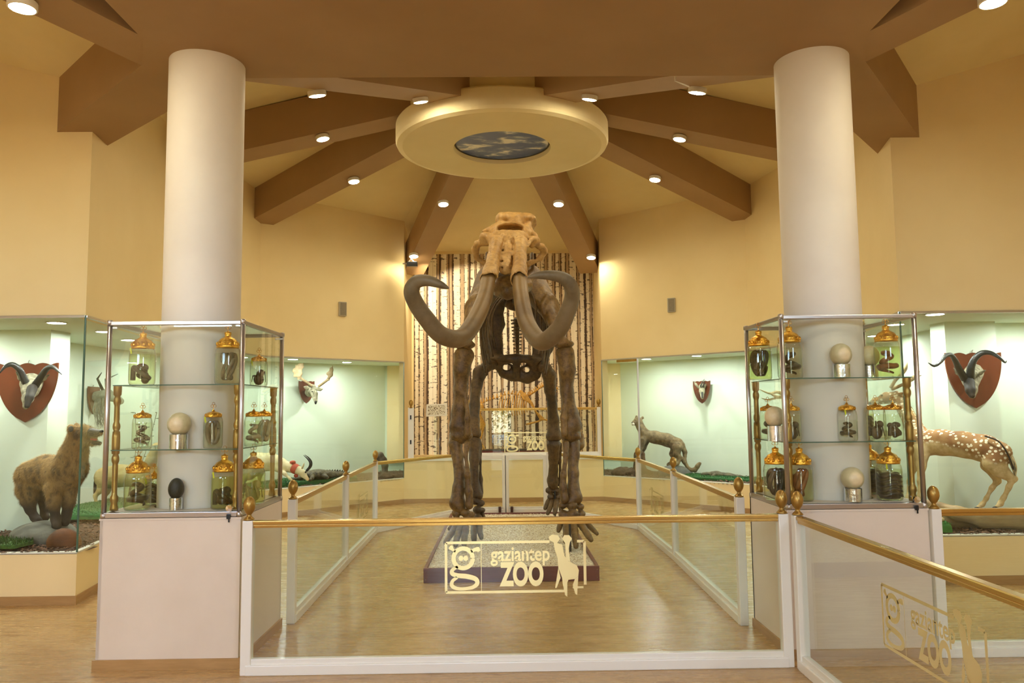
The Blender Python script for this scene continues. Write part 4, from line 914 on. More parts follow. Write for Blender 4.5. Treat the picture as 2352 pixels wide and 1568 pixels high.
legbone('radius', [[(1074, 1018, 8.42, .040), (1070, 1045, 8.38, .024), (1074, 1090, 8.34, .030), (1077, 1130, 8.34, .038), (1078, 1160, 8.34, .046)]])
legbone('ulna', [[(1318, 1018, 8.52, .072), (1318, 1045, 8.5, .058), (1316, 1085, 8.45, .056), (1316, 1120, 8.42, .064), (1320, 1142, 8.40, .074), (1312, 1150, 8.38, .06)], [(1330, 1022, 8.62, .06), (1332, 1000, 8.68, .045)]])
legbone('radius', [[(1300, 1018, 8.42, .038), (1300, 1045, 8.38, .026), (1294, 1090, 8.34, .027), (1293, 1120, 8.34, .036), (1297, 1145, 8.34, .048)]])
def foot(name_w, blocks, toes, mat=None):
    s = SDF()
    for px, py, Y, r in blocks: s.ell(P3(px, py, Y), (r, r*1.1, r*.82), .010)
    obj(name_w, s.mesh(.011, ((.004, 25), (.003, 60))), mat or bone_m, mm, True, True)
    for tz in toes:
        s = SDF(); pts = [np.array(P3(*q)) for q in tz]
        for a, b in zip(pts, pts[1:]):
            ra, rb = a[3], b[3]; d = b[:3]-a[:3]; s.cap(a[:3]+d*.06, b[:3]-d*.06, ra, rb, .004); s.cap(a[:3]+d*.5, a[:3]+d*.501, min(ra, rb)*.9, k=.02)
        obj('toe', s.mesh(.010, ((.003, 30),)), mat or bone_m, mm, True, True)
foot('carpus', [(1048, 1178, 8.38, .052), (1068, 1177, 8.36, .055), (1082, 1182, 8.40, .045), (1050, 1196, 8.36, .056), (1072, 1196, 8.34, .056), (1086, 1200, 8.42, .04)],
     [[(1048, 1208, 8.34, .040), (1034, 1228, 8.20, .034), (1022, 1247, 8.06, .026)], [(1058, 1210, 8.30, .040), (1050, 1232, 8.14, .035), (1046, 1252, 8.02, .028)], [(1070, 1210, 8.30, .040), (1067, 1232, 8.14, .035), (1066, 1250, 8.04, .028)], [(1044, 1205, 8.42, .032), (1032, 1215, 8.36, .024)]])
foot('carpus', [(1292, 1160, 8.40, .048), (1314, 1160, 8.36, .062), (1332, 1163, 8.42, .046), (1294, 1180, 8.38, .056), (1316, 1180, 8.34, .062), (1334, 1180, 8.40, .05), (1300, 1194, 8.34, .05), (1322, 1195, 8.34, .05)],
     [[(1290, 1196, 8.38, .034), (1286, 1207, 8.30, .032), (1282, 1220, 8.24, .022)], [(1302, 1204, 8.28, .042), (1300, 1226, 8.12, .036), (1299, 1244, 8.04, .028)], [(1318, 1206, 8.26, .044), (1321, 1232, 8.08, .037), (1323, 1256, 7.98, .028)],
      [(1332, 1200, 8.30, .042), (1346, 1222, 8.14, .036), (1358, 1240, 8.06, .028)], [(1340, 1192, 8.38, .038), (1356, 1210, 8.26, .031), (1372, 1226, 8.18, .022)]])
# pelvis
s = SDF(); fl = ((0, 1, .15), .42)
for ch in ([(1128, 700, 9.75, .17), (1130, 745, 9.8, .15), (1131, 790, 9.75, .12), (1138, 828, 9.7, .10)], [(1243, 700, 9.75, .17), (1248, 745, 9.8, .15), (1249, 790, 9.75, .12), (1240, 830, 9.7, .10)]): s.chain([P3(*q) for q in ch], .03, flat=fl)
s.chain([P3(1128, 690, 9.8, .16), P3(1150, 680, 10.0, .12), P3(1186, 690, 10.1, .12), P3(1224, 680, 10.0, .12), P3(1244, 690, 9.8, .16)], .04, flat=fl)
s.chain([P3(1138, 828, 9.7, .075), P3(1166, 824, 9.62, .052), P3(1187, 822, 9.6, .055), P3(1212, 824, 9.62, .052), P3(1240, 832, 9.7, .075)], .02)
s.chain([P3(1187, 826, 9.6, .050), P3(1186, 862, 9.68, .042)], .02)
s.chain([P3(1140, 838, 9.72, .05), P3(1156, 858, 9.76, .045), P3(1174, 866, 9.76, .048), P3(1184, 870, 9.72, .035)], .02).chain([P3(1240, 842, 9.72, .05), P3(1232, 862, 9.76, .050), P3(1212, 872, 9.76, .052), P3(1192, 868, 9.72, .04)], .02)
s.ell(P3(1166, 852, 9.74), (.125, .07, .10), .02).ell(P3(1211, 858, 9.74), (.14, .07, .115), .02).ell(P3(1150, 832, 9.7), (.10, .09, .085), .03).ell(P3(1228, 834, 9.7), (.10, .09, .085), .03)
s.ell(P3(1163, 843, 9.68), (.050, .3, .038), .012, True).ell(P3(1210, 848, 9.68), (.048, .3, .036), .012, True)
s.cap(P3(1187.5, 815, 9.5), P3(1187.5, 885, 9.6), .008, k=.01, sub=True)
for x in (1128, 1248): s.ell(P3(x, 838, 9.66), (.07, .07, .06), .02, True)
obj('pelvis', s.mesh(.0145, NZ), dark_m, mm, True, True)
# hind legs
legbone('femur', [[(1131, 838, 9.62, .066), (1117, 842, 9.5, .062), (1102, 856, 9.4, .078), (1094, 885, 9.35, .068), (1090, 930, 9.25, .058), (1088, 965, 9.15, .064), (1088, 992, 9.08, .080)]], dark_m, ells=[((1080, 998, 9.05), (.05, .07, .05)), ((1096, 998, 9.05), (.05, .07, .05))])
legbone('femur', [[(1244, 842, 9.66, .066), (1254, 846, 9.7, .064), (1262, 862, 9.8, .085), (1264, 895, 9.9, .072), (1268, 930, 10.0, .062), (1271, 965, 10.1, .070), (1272, 995, 10.15, .090)]], dark_m, ells=[((1263, 1003, 10.15), (.055, .07, .055)), ((1281, 1003, 10.15), (.055, .07, .055))])
legbone('tibia', [[(1090, 1016, 9.05, .085), (1090, 1050, 9.0, .06), (1089, 1090, 8.95, .052), (1091, 1120, 8.9, .058), (1096, 1136, 8.88, .064)]], dark_m)
legbone('tibia', [[(1272, 1020, 10.2, .092), (1272, 1050, 10.3, .066), (1271, 1080, 10.4, .06), (1270, 1104, 10.45, .074), (1270, 1114, 10.48, .070)]], dark_m)
legbone('fibula', [[(1102, 1018, 9.1, .03), (1103, 1060, 9.05, .018), (1104, 1100, 8.98, .022), (1104, 1132, 8.92, .034)]], dark_m)
legbone('fibula', [[(1287, 1020, 10.25, .03), (1286, 1060, 10.35, .018), (1287, 1090, 10.42, .022), (1285, 1112, 10.5, .034)]], dark_m)
foot('tarsus', [(1092, 1150, 8.85, .055), (1104, 1155, 8.85, .048), (1096, 1170, 8.80, .052), (1107, 1172, 8.84, .042), (1098, 1188, 8.76, .048)], [[(1090, 1198, 8.70, .038), (1088, 1222, 8.55, .036), (1089, 1244, 8.42, .028)], [(1100, 1198, 8.70, .036), (1102, 1220, 8.56, .032), (1106, 1236, 8.46, .024)], [(1106, 1176, 8.84, .028), (1113, 1192, 8.76, .022)]], dark_m)
foot('tarsus', [(1262, 1126, 10.5, .056), (1278, 1126, 10.5, .058), (1266, 1140, 10.46, .052), (1281, 1141, 10.46, .05)], [[(1262, 1148, 10.46, .036), (1256, 1158, 10.4, .032), (1252, 1168, 10.36, .024)], [(1268, 1150, 10.44, .040), (1263, 1166, 10.35, .034), (1258, 1180, 10.27, .026)], [(1278, 1150, 10.42, .040), (1276, 1166, 10.33, .034), (1274, 1180, 10.25, .026)], [(1286, 1150, 10.42, .036), (1288, 1164, 10.35, .030), (1289, 1176, 10.28, .024)]], dark_m)
# vertebrae, ribs, tail
def vertebra(r, sp):
    m = MB(); m.tube([(0, -.045, 0), (0, -.02, 0), (0, .02, 0), (0, .045, 0)], [r, r*.86, r*.86, r], 14)
    if sp: m.bar((0, 0, r*.5), (0, .04+sp*.3, r+sp), .025, .05, .006)
    for s_ in (-1, 1): m.bar((s_*r*.6, 0, r*.4), (s_*r*1.9, .01, r*.9), .035, .035, .006)
    return m.mesh()
v0 = [P3(1170, 640, 8.25), P3(1176, 650, 8.7), P3(1184, 668, 9.2), P3(1186, 680, 9.6), P3(1186, 690, 9.95)]
path = spline(v0, 4)[:17]
for i, p in enumerate(path):
    q = path[min(i+1, len(path)-1)]; o = path[max(i-1, 0)]; d = Vector(q)-Vector(o)
    me = vertebra(.07 if i < 12 else .062, .16*max(0, 1-abs(i-6)/7)+.05)
    me.transform(Matrix.Translation(Vector(p)) @ d.to_track_quat('Y', 'Z').to_matrix().to_4x4()); obj('vertebra', me, dark_m, mm, True, True)
tl = spline([P3(1187, 735, 10.15), P3(1188, 775, 10.3), P3(1189, 815, 10.35), P3(1190, 850, 10.35), P3(1190, 885, 10.36)], 5)[:19]
for i, p in enumerate(tl):
    q = tl[min(i+1, len(tl)-1)]; o = tl[max(i-1, 0)]; k = .042*(1-i/28); m = MB()
    m.tube([(0, -.022, 0), (0, -.01, 0), (0, .01, 0), (0, .022, 0)], [k, k*.75, k*.75, k], 10); m.bar((-k*1.9, 0, 0), (k*1.9, 0, 0), .016, .016, .003)
    me = m.mesh(); me.transform(Matrix.Translation(Vector(p)) @ (Vector(q)-Vector(o)).to_track_quat('Y', 'Z').to_matrix().to_4x4()); obj('tail_vertebra', me, dark_m, mm, True, True)
for i in range(10):
    p = Vector(path[3+i]); w = (.27, .33, .37, .39, .40, .40, .39, .37, .34, .30)[i]; dz = (.62, .80, .92, 1.0, 1.02, 1.0, .95, .86, .76, .66)[i]
    for s_ in (-1, 1):
        m = MB(); cx_ = (.03 if s_ < 0 else .055)
        pts = [(p.x+s_*.05, p.y, p.z-.01), (p.x+s_*(w*.55), p.y+.03, p.z-.02), (p.x+s_*w*.93, p.y+.05, p.z-dz*.28), (p.x+s_*w, p.y+.04, p.z-dz*.62), (p.x+s_*w*.86, p.y-.03, p.z-dz)]
        sp_ = spline(pts, 6); n_ = len(sp_); m.tube(sp_, [.021*(1-.25*abs(2*k/n_-1)) for k in range(n_)], 8, sq=.6); obj('rib', m.mesh(), dark_m, mm, True, True)
for px, Y, z1 in ((1309, 8.0, 1.0), (1275, 10.42, .5)):
    v = at(px, 1210 if Y < 9 else 1160, Y); m = MB(); m.tube([(v.x, v.y, .11), (v.x, v.y, .11+(.30 if Y < 9 else .36))], .012, 10); obj('support_rod', m.mesh(), black_m, mm, True)

# small running skeleton on the stage, on its own red brown plinth
sp2 = thing('stage_plinth', 'small red brown plinth on the stage carrying the running skeleton', 'plinth', (-.15, 14.0, .73))
m = MB(); a = at(1080, 1040, 14.0); b = at(1249, 1040, 14.0); m.box(a.x, b.x, 13.72, 14.28, .73, .83, .004); obj('base', m.mesh(), noisy('red_board', (126, 50, 36), (108, 40, 30), 4, .4), sp2, True)
m = MB(); m.box(a.x+.03, b.x-.03, 13.75, 14.25, .83, .842); obj('top', m.mesh(), plain('dark_top', (50, 32, 26)), sp2, True)
yel = bone_mat('yellow_bone', (222, 168, 74), (238, 190, 100), (190, 134, 50))
an = thing('animal_skeleton', 'yellowish running animal skeleton on the stage, seen between the mammoth legs', 'skeleton', (-.1, 14.0, .84))
Yb = 14.0
spn = spline([P3(1100, 928, Yb), P3(1118, 920, Yb), P3(1142, 912, Yb), P3(1168, 904, Yb), P3(1190, 906, Yb), P3(1212, 908, Yb), P3(1224, 902, Yb), P3(1238, 892, Yb), P3(1250, 884, Yb)], 3)
for i, p in enumerate(spn):
    d = Vector(spn[min(i+1, len(spn)-1)])-Vector(spn[max(i-1, 0)]); m = MB(); m.tube([(0, -.022, 0), (0, -.008, 0), (0, .008, 0), (0, .022, 0)], [.02, .015, .015, .02], 9); m.bar((0, 0, .01), (0, .015, .06), .012, .02, .002); m.bar((-.04, 0, .005), (.04, 0, .005), .02, .01, .002)
    me = m.mesh(); me.transform(Matrix.Translation(Vector(p)) @ d.to_track_quat('Y', 'Z').to_matrix().to_4x4()); obj('vertebra', me, yel, an, True, True)
for i in range(12):
    px = 1150+i*5.6; z0_ = at(px, 908, Yb)
    for s_ in (-1, 1):
        m = MB(); L = .30+.06*sin(pi*i/11); sp_ = spline([(z0_.x, Yb, z0_.z), (z0_.x, Yb+s_*.09, z0_.z-.04), (z0_.x-.03, Yb+s_*.13, z0_.z-L*.6), (z0_.x-.01, Yb+s_*.06, z0_.z-L)], 5); m.tube(sp_, .008, 7); obj('rib', m.mesh(), yel, an, True, True)
for s_ in (-1, 1):
    Yl = Yb+s_*.13
    def lb(nm, ch, fl=None):
        s = SDF(); s.chain([P3(*q) for q in ch], .01, flat=fl); obj(nm, s.mesh(.007), yel, an, True, True)
    lb('scapula', [(1196, 899, Yl, .030), (1206, 912, Yl, .055), (1222, 927, Yl, .026)], ((0, 1, 0), .25)) 
    o = 0 if s_ < 0 else 6
    lb('foreleg', [(1222, 928, Yl, .026), (1230, 944, Yl, .016), (1242+o, 962, Yl, .022)]); lb('foreleg', [(1242+o, 962, Yl, .022), (1234, 968, Yl, .016), (1222-o*2, 974, Yl, .02)]) if s_ > 0 else lb('foreleg', [(1242, 962, Yl, .022), (1254, 964, Yl, .015), (1266, 966, Yl, .02)])
    lb('hind_leg', [(1106, 930, Yl, .03), (1102, 950, Yl, .018), (1106+o, 975, Yl, .028)]); lb('hind_leg', [(1106+o, 976, Yl, .026), (1100+o, 1000, Yl, .016), (1096+o, 1012, Yl, .018), (1110+o, 1036, Yl, .016)])
s = SDF(); s.chain([P3(1100, 924, Yb, .05), P3(1108, 934, Yb, .06)], .02, flat=((1, 0, .3), .5)); obj('pelvis', s.mesh(.009), yel, an, True, True)
s = SDF(); s.ell(P3(1258, 882, Yb), (.06, .05, .05), .03).cap(P3(1262, 884, Yb), P3(1280, 892, Yb), .04, .02, .03).cap(P3(1260, 890, Yb), P3(1278, 899, Yb), .018, .012, .01).ell(P3(1262, 880, Yb-.05), (.02, .03, .02), .01, True); obj('skull', s.mesh(.007), yel, an, True, True)
m = MB(); v = at(1172, 915, Yb); m.tube([(v.x, Yb, .84), (v.x, Yb, v.z)], .008, 8); obj('support_rod', m.mesh(), black_m, an, True)
# ------------------------------------------------------------ vitrine glass
def vglass(p, q, label, z0=ZS, z1=ZV, sg=-1):
    p = Vector((p[0], p[1], 0)); q = Vector((q[0], q[1], 0)); t = thing('vitrine_glass', label, 'glass pane', ((p.x+q.x)/2, (p.y+q.y)/2, z0), 'vitrine fronts')
    u = Vector((0, 0, 1)); m = MB(); m.bar(p+u*(z0+z1)/2, q+u*(z0+z1)/2, .009, z1-z0-.01); obj('pane', m.mesh(), vglass_m, t, True)
    return t
def vjoint(p, label, w=.0065, mat=None):
    m = MB(); m.box(p[0]-w, p[0]+w, p[1]-w, p[1]+w, ZS+.01, ZV-.01, .002); o = obj('corner_strip', m.mesh(), mat or edge_m); tag(o, label, 'strip', 'corner strips of the vitrines'); return o
for side, V, sg in (('left', LP, -1), ('right', RP, 1)):
    for i, j, w in (('E', 'F', 'front'), ('F', 'C', 'side'), ('C', 'B', 'middle'), ('B', 'A', 'back')):
        if (side, w) == ('right', 'back'):
            a = Vector(V['A']); b = Vector(V['B']); d = (b-a); t0 = .27
            c = (a+d*t0); vglass(a, c, 'narrow glass door pane at the puma head, right back vitrine'); t = vglass(c, b, 'clear front glass of the right back vitrine')
            vjoint(c, 'pale metal joint between the two glass panes before the puma', .013, alu_m)
            m = MB(); m.bar((c.x-.30, c.y+.29, 2.34), (c.x-.01, c.y+.01, 2.34), .02, .04); o = obj('door_clamp', m.mesh(), goldp_m); tag(o, 'small brass clamp at the top of the glass joint', 'clamp')
        else: vglass(V[i], V[j], 'clear '+w+' glass of the '+side+' vitrine')
    vjoint(V['F'], side+' vertical glass corner beside the jar case'); vjoint(V['A'], side+' vertical glass end beside the stage', .006)
    m = MB()
    for i, j in zip('EFCB', 'FCBA'): m.bar((V[i][0], V[i][1], ZV-.018), (V[j][0], V[j][1], ZV-.018), .03, .02, .002)
    o = obj('top_channel', m.mesh(), alu_m); tag(o, 'thin aluminium channel along the top of the '+side+' vitrine glass', 'channel')

# ------------------------------------------------------------ ground inside
def inside(P_, poly):
    x, y = P_[:, 0], P_[:, 1]; r = np.zeros(len(P_), bool); n = len(poly); j = n-1
    for i in range(n):
        xi, yi = poly[i]; xj, yj = poly[j]
        c = ((yi > y) != (yj > y)) & (x < (xj-xi)*(y-yi)/(yj-yi+1e-12)+xi); r ^= c; j = i
    return r
mulch_m = noisy('bark_mulch', (96, 68, 48), (52, 36, 26), 34, .9, .8, bs=70); chip_m = noisy('bark_chips', (128, 88, 60), (64, 42, 30), 14, .85)
litter_m = noisy('dry_litter', (150, 118, 86), (92, 66, 46), 18, .85)
def ground_z(x, y, far): return .43+.02*sin(3.1*x+1)*sin(2.7*y)+(.14 if not far else .0)*0
def mulch(side, V, K, sg):
    poly = [(V[k][0]+sg*.03, V[k][1]+.03) for k in 'EFCBA']+K[::-1]
    xs_ = [p[0] for p in poly]; ys_ = [p[1] for p in poly]; h = .05
    gx = np.arange(min(xs_), max(xs_), h); gy = np.arange(min(ys_), max(ys_), h)
    GX, GY = np.meshgrid(gx, gy, indexing='ij'); P_ = np.stack([GX.ravel(), GY.ravel()], 1); ins = inside(P_, poly)
    dist = np.full(len(P_), 9.)
    G = [V[k] for k in 'EFCBA']
    for a, b in zip(G, G[1:]):
        a = np.array(a); b = np.array(b); d = b-a; t = np.clip(((P_-a)@d)/d.dot(d), 0, 1); dist = np.minimum(dist, np.linalg.norm(P_-(a+t[:, None]*d), axis=1))
    z = .402+np.minimum(dist, .9)*.02+.012*np.random.rand(len(P_))+.008*np.sin(P_[:, 0]*4)*np.sin(P_[:, 1]*3.3)
    I_ = np.arange(len(P_)).reshape(GX.shape); ii = ins.reshape(GX.shape)
    ok = ii[:-1, :-1] | ii[1:, :-1] | ii[1:, 1:] | ii[:-1, 1:]
    okk = dist.reshape(GX.shape)[:-1, :-1] > 0.0
    Fq = np.stack([I_[:-1, :-1][ok], I_[1:, :-1][ok], I_[1:, 1:][ok], I_[:-1, 1:][ok]], 1)
    # keep points of outside corners on the glass line
    P3_ = np.stack([P_[:, 0], P_[:, 1], np.where(ins, z, .40)], 1)
    o = obj('bark_mulch', frompy(P3_, Fq), mulch_m); tag(o, 'brown bark mulch spread over the floor of the '+side+' vitrines', 'mulch', None, 'stuff')
    m = MB(); rg = random.Random(5); idx = np.nonzero(ins)[0]; w = np.exp(-dist[idx]*1.2)/np.maximum(P_[idx, 1], 1)**1.5; w /= w.sum()
    for k in np.random.choice(idx, 7000, p=w):
        x, y = P_[k]+np.random.uniform(-.025, .025, 2); s_ = rg.uniform(.008, .022); a = rg.random()*6.3; q = Vector((cos(a), sin(a), rg.uniform(-.5, .5)))*s_; r_ = Vector((-sin(a), cos(a), rg.uniform(-.6, .6)))*s_*.4; c = Vector((x, y, z[k]+.008+rg.random()*.008))
        m.add([c-q-r_, c+q-r_, c+q+r_, c-q+r_], [(0, 1, 2, 3)])
    g_ = obj('loose_chips', m.mesh(), chip_m, o); g_['kind'] = 'stuff'
    return lambda X, Y: .425+min(.9, min(_segd(X, Y, a, b) for a, b in zip(G, G[1:])))*.13
def _segd(x, y, a, b):
    a = Vector(a); d = Vector(b)-a; p = Vector((x, y)); t = max(0, min(1, (p-a).dot(d)/d.dot(d))); return (p-(a+d*t)).length
GZL = mulch('left', LP, KL, -1); GZR = mulch('right', RP, KR, 1)
grass_m = noisy('artificial_grass', (38, 104, 40), (26, 76, 32), 40, .8); grass2_m = noisy('bright_artificial_grass', (60, 134, 52), (44, 108, 40), 40, .8)
def turf(poly, z0, h, mat, label, blades=2500, bl=.018):
    c = Vector((sum(p[0] for p in poly)/len(poly), sum(p[1] for p in poly)/len(poly)))
    b = bmesh.new(); n = len(poly); lo = [b.verts.new((p[0], p[1], z0)) for p in poly]; hi = [b.verts.new((c.x+(p[0]-c.x)*.985, c.y+(p[1]-c.y)*.97, z0+h)) for p in poly]
    b.faces.new(lo[::-1]); tp = b.faces.new(hi); 
    for k in range(n): b.faces.new((lo[k], lo[(k+1) % n], hi[(k+1) % n], hi[k]))
    bmesh.ops.bevel(b, geom=tp.edges[:], offset=min(.03, h*.4), segments=3, profile=.5, affect='EDGES')
    m = MB(); m.join(b); o = obj('turf_mat', m.mesh(), mat); tag(o, label, 'artificial grass', 'green turf mats in the vitrines')
    xs_ = [p[0] for p in poly]; ys_ = [p[1] for p in poly]; m = MB(); rg = random.Random(11); k = 0
    while k < blades:
        x = rg.uniform(min(xs_), max(xs_)); y = rg.uniform(min(ys_), max(ys_))
        if not inside(np.array([[x, y]]), poly)[0]: continue
        k += 1; a = rg.random()*6.3; u = Vector((cos(a), sin(a), 0))*.004; tip = Vector((rg.uniform(-.01, .01), rg.uniform(-.01, .01), bl*rg.uniform(.6, 1.2))); p = Vector((x, y, z0+h-.003)); m.add([p-u, p+u, p+tip], [(0, 1, 2)])
    g_ = obj('blades', m.mesh(), mat, o); g_['kind'] = 'stuff'; return o
turf([(-3.95, 12.0), (-3.50, 11.86), (-2.95, 12.42), (-2.42, 12.92), (-2.55, 13.5), (-3.6, 13.0)], .40, .075, grass_m, 'dark green turf mat under the white antelope head and the crocodile')
turf([(2.75, 12.60), (3.40, 11.98), (3.70, 11.80), (3.95, 12.0), (3.1, 13.0)], .40, .07, grass_m, 'dark green turf mat under the lizard, right of the puma tail')
v = atz(215, 1180, .5); turf([(-4.5, 8.2), (-4.0, 8.2), (-4.15, 9.6), (-4.85, 9.9), (-5.0, 8.9)], .47, .05, grass_m, 'dark green turf mat behind the hyena rock, under the gazelle', 1500)
turf([(-5.2, 6.66), (-4.12, 6.66), (-4.10, 6.9), (-4.5, 7.1), (-5.2, 7.1)], .44, .035, noisy('mossy_grass', (66, 104, 34), (38, 66, 22), 30, .9), 'mossy green patch left of the grey boulder at the glass', 2500, .03)
v = at(2150, 1200, 6.98); turf([(3.62, 6.92), (3.90, 6.92), (3.92, 7.10), (3.98, 7.22), (3.80, 7.26), (3.76, 7.12), (3.62, 7.10)], .43, .075, grass2_m, 'bright green turf block beside the right pedestal', 1500, .01)
# boulder, bowl and logs
stone_m = noisy('grey_stone', (118, 116, 104), (74, 72, 64), 5, .75, .5, bs=22)
bark_m = noisy('grey_bark', (118, 98, 76), (72, 58, 44), 7, .85, .8, bs=30, sc=(1, 1, .25)); drift_m = noisy('driftwood', (190, 160, 112), (132, 100, 64), 6, .6, .5, bs=26, sc=(.3, 1.6, 1.6))
def lump(name, ells, mat, label, cat, h=.014, noise=((.012, 9), (.006, 23)), k=.05, caps=()):
    s = SDF()
    for c, r in ells: s.ell(c, r, k)
    for c in caps: s.chain(c, k)
    o = obj(name, s.mesh(h, noise), mat, smooth=True); return tag(o, label, cat)
c = at(92, 1232, 7.2); lump('boulder', [((c.x, 7.25, .46), (.26, .30, .125)), ((c.x+.16, 7.15, .45), (.16, .2, .10))], stone_m, 'flat grey boulder under the hyena feet', 'rock')
c = at(150, 1235, 6.9); lump('stone', [((c.x, 6.88, .44), (.145, .10, .135))], noisy('rusty_stone', (118, 70, 32), (78, 46, 22), 6, .7, .3), 'rounded rusty brown stone right against the glass below the hyena', 'rock')
lump('log', [], drift_m, 'long pale driftwood log lying below the spotted deer', 'log', .014, ((.010, 13), (.005, 31)), .03, caps=[[P3(2132, 1160, 7.3, .05), P3(2200, 1178, 7.15, .06), P3(2260, 1190, 7.1, .085), P3(2330, 1192, 7.08, .085), P3(2400, 1188, 7.08, .08)], [P3(2165, 1196, 7.25, .06), P3(2250, 1200, 7.2, .07)]])
c = at(2020, 1045, 9.4); lump('grey_stump', [((c.x, 9.4, .75), (.13, .14, .42))], bark_m, 'grey stump behind the right case, seen through the lower shelf', 'stump', .018, caps=[[(c.x-.12, 9.4, .85, .09), (c.x-.02, 9.4, 1.05, .10), (c.x+.08, 9.4, 1.18, .07)]])
c = at(1469, 1070, 13.45); s = SDF(); s.cap((c.x, 13.45, .42), (c.x, 13.45, .745), .115, .095, .02); s.cap((c.x-.16, 13.4, .44), (c.x, 13.45, .48), .05, .07, .05); s.cap((c.x+.16, 13.35, .44), (c.x, 13.45, .50), .05, .07, .05)
o = obj('tree_stump', s.mesh(.013, ((.012, 17), (.006, 40))), noisy('brown_bark', (120, 92, 60), (66, 48, 30), 9, .9, .9, bs=34, sc=(1, 1, .2)), smooth=True); tag(o, 'short brown tree stump under the puma front paws', 'stump')
c = at(1433, 1088, 13.4); lump('mulch_heap', [((c.x, 13.4, .45), (.22, .15, .10))], mulch_m, 'dark heap of bark left of the tree stump', 'mulch', .014, ((.02, 30), (.012, 61)))
c = at(1545, 1078, 13.05); lump('flat_rock', [((c.x, 13.05, .48), (.26, .15, .12)), ((c.x+.15, 13.0, .45), (.18, .12, .09))], stone_m, 'flat grey rock under the puma hind paws', 'rock')
c = at(2161, 1204, 7.05); lump('snail_shell', [((c.x, 7.05, .525), (.035, .03, .022))], noisy('shell', (214, 184, 140), (176, 138, 92), 30, .3), 'small beige shell lying on the bright green turf block', 'shell', .004, ())
# upright hunched specimen at the end of the left back vitrine
lump('upright_specimen', [], noisy('hunched_hide', (112, 98, 76), (74, 58, 44), 9, .8, .4), 'tall hunched grey brown specimen at the right end of the left back vitrine', 'specimen', .012, ((.006, 20),), .03,
     caps=[[P3(866, 1060, 13.55, .05), P3(866, 1049, 13.55, .055), P3(873, 1046, 13.55, .06), P3(880, 1056, 13.55, .055), P3(884, 1068, 13.55, .055), P3(884, 1082, 13.55, .05), P3(884, 1096, 13.55, .09)]])
c = at(900, 1100, 13.35); lump('mulch_heap', [((c.x, 13.4, .44), (.22, .14, .07))], mulch_m, 'dark heap of bark under the hunched specimen', 'mulch', .014, ((.02, 30), (.012, 61)))

# ------------------------------------------------------------ animals
def fur(o, n, L, flow, mat, parent, w=.0016, lift=.45, seed=1, zmin=-9):
    me = o.data; nv = len(me.vertices); co_ = np.empty(nv*3, np.float32); me.vertices.foreach_get('co', co_); co_ = co_.reshape(-1, 3)
    nf = len(me.polygons); vi = np.empty(nf*4, np.int32); me.polygons.foreach_get('vertices', vi) if False else me.loops.foreach_get('vertex_index', vi); vi = vi.reshape(-1, 4)
    a, b, c = co_[vi[:, 0]], co_[vi[:, 1]], co_[vi[:, 3]]; nn = np.cross(b-a, c-a); ar = np.linalg.norm(nn, axis=1)+1e-12; nn /= ar[:, None]
    r = np.random.RandomState(seed); k = r.choice(nf, n, p=ar/ar.sum()); uu = r.rand(n, 1); vv = r.rand(n, 1)
    p = a[k]+(b[k]-a[k])*uu+(c[k]-a[k])*vv; nk = nn[k]
    k2 = p[:, 2] > zmin; p = p[k2]; nk = nk[k2]; n = len(p)
    fl = np.array(flow, float)[None]+r.normal(0, .25, (n, 3)); fl -= nk*np.sum(fl*nk, 1, keepdims=True); fl /= np.linalg.norm(fl, axis=1, keepdims=True)+1e-6
    d = fl+nk*lift*(1+.5*r.randn(n, 1)); d /= np.linalg.norm(d, axis=1, keepdims=True); s_ = np.cross(d, nk); s_ /= np.linalg.norm(s_, axis=1, keepdims=True)+1e-6
    ll = L*r.uniform(.55, 1.25, (n, 1)); P_ = np.concatenate([p-s_*w-nk*.002, p+s_*w-nk*.002, p+d*ll], 0).astype(np.float32); i = np.arange(n)
    g_ = obj('fur', frompy(P_, np.stack([i, i+n, i+2*n], 1)), mat, parent); g_['kind'] = 'stuff'; return g_
def animal(name, chains, mat, label, cat, h=.012, k=.03, ells=(), subs=(), noise=((.003, 33),), flats=()):
    s = SDF()
    for ch in chains: s.chain([P3(*q) for q in ch], k)
    for e in ells: s.ell(P3(*e[0]), e[1], .025, R=(e[2] if len(e) > 2 else None))
    for ch, fl in flats: s.chain([P3(*q) for q in ch], .02, flat=fl)
    for a, b, r in subs: s.cap(P3(*a), P3(*b), r, k=.01, sub=True)
    o = obj(name, s.mesh(h, noise), mat, smooth=True); tag(o, label, cat); return o
def tubepart(name, pts, mat, parent, n=10, seg=6, label=None, ridge=0):
    sp_ = spline([P3(*q) for q in pts], seg); rr = [p[3]*(1+(ridge*(i % 2))) for i, p in enumerate(sp_)]; m = MB(); m.tube([p[:3] for p in sp_], rr, n); return obj(name, m.mesh(), mat, parent, True, smooth=(ridge == 0), label=label)
def blobpart(name, lst, mat, parent, label=None, sub=2):
    m = MB()
    for c, r in lst: m.blob(P3(*c), r, sub)
    return obj(name, m.mesh(), mat, parent, True, smooth=True, label=label)
eye_m = plain('glass_eye', (12, 10, 8), .08); horn_m = noisy('dark_horn', (52, 52, 48), (34, 34, 32), 20, .3, .4, bs=60)
hy = Mt('hyena_coat', (170, 130, 74), .85); f1 = hy.noise(9, 5, (1.2, 1, .7), .7); f2 = hy.noise(34, 3, (1, 1, .6))
hz = hy.N('ShaderNodeSeparateXYZ'); hy.L(hy.coord(), hz.inputs[0])
base = hy.mix(hy.math('MULTIPLY', f2, .8), hy.ramp(f1, [(.38, (54, 40, 24)), (.46, (132, 98, 52)), (.56, (184, 144, 82)), (.66, (84, 72, 52))]), (150, 122, 78))
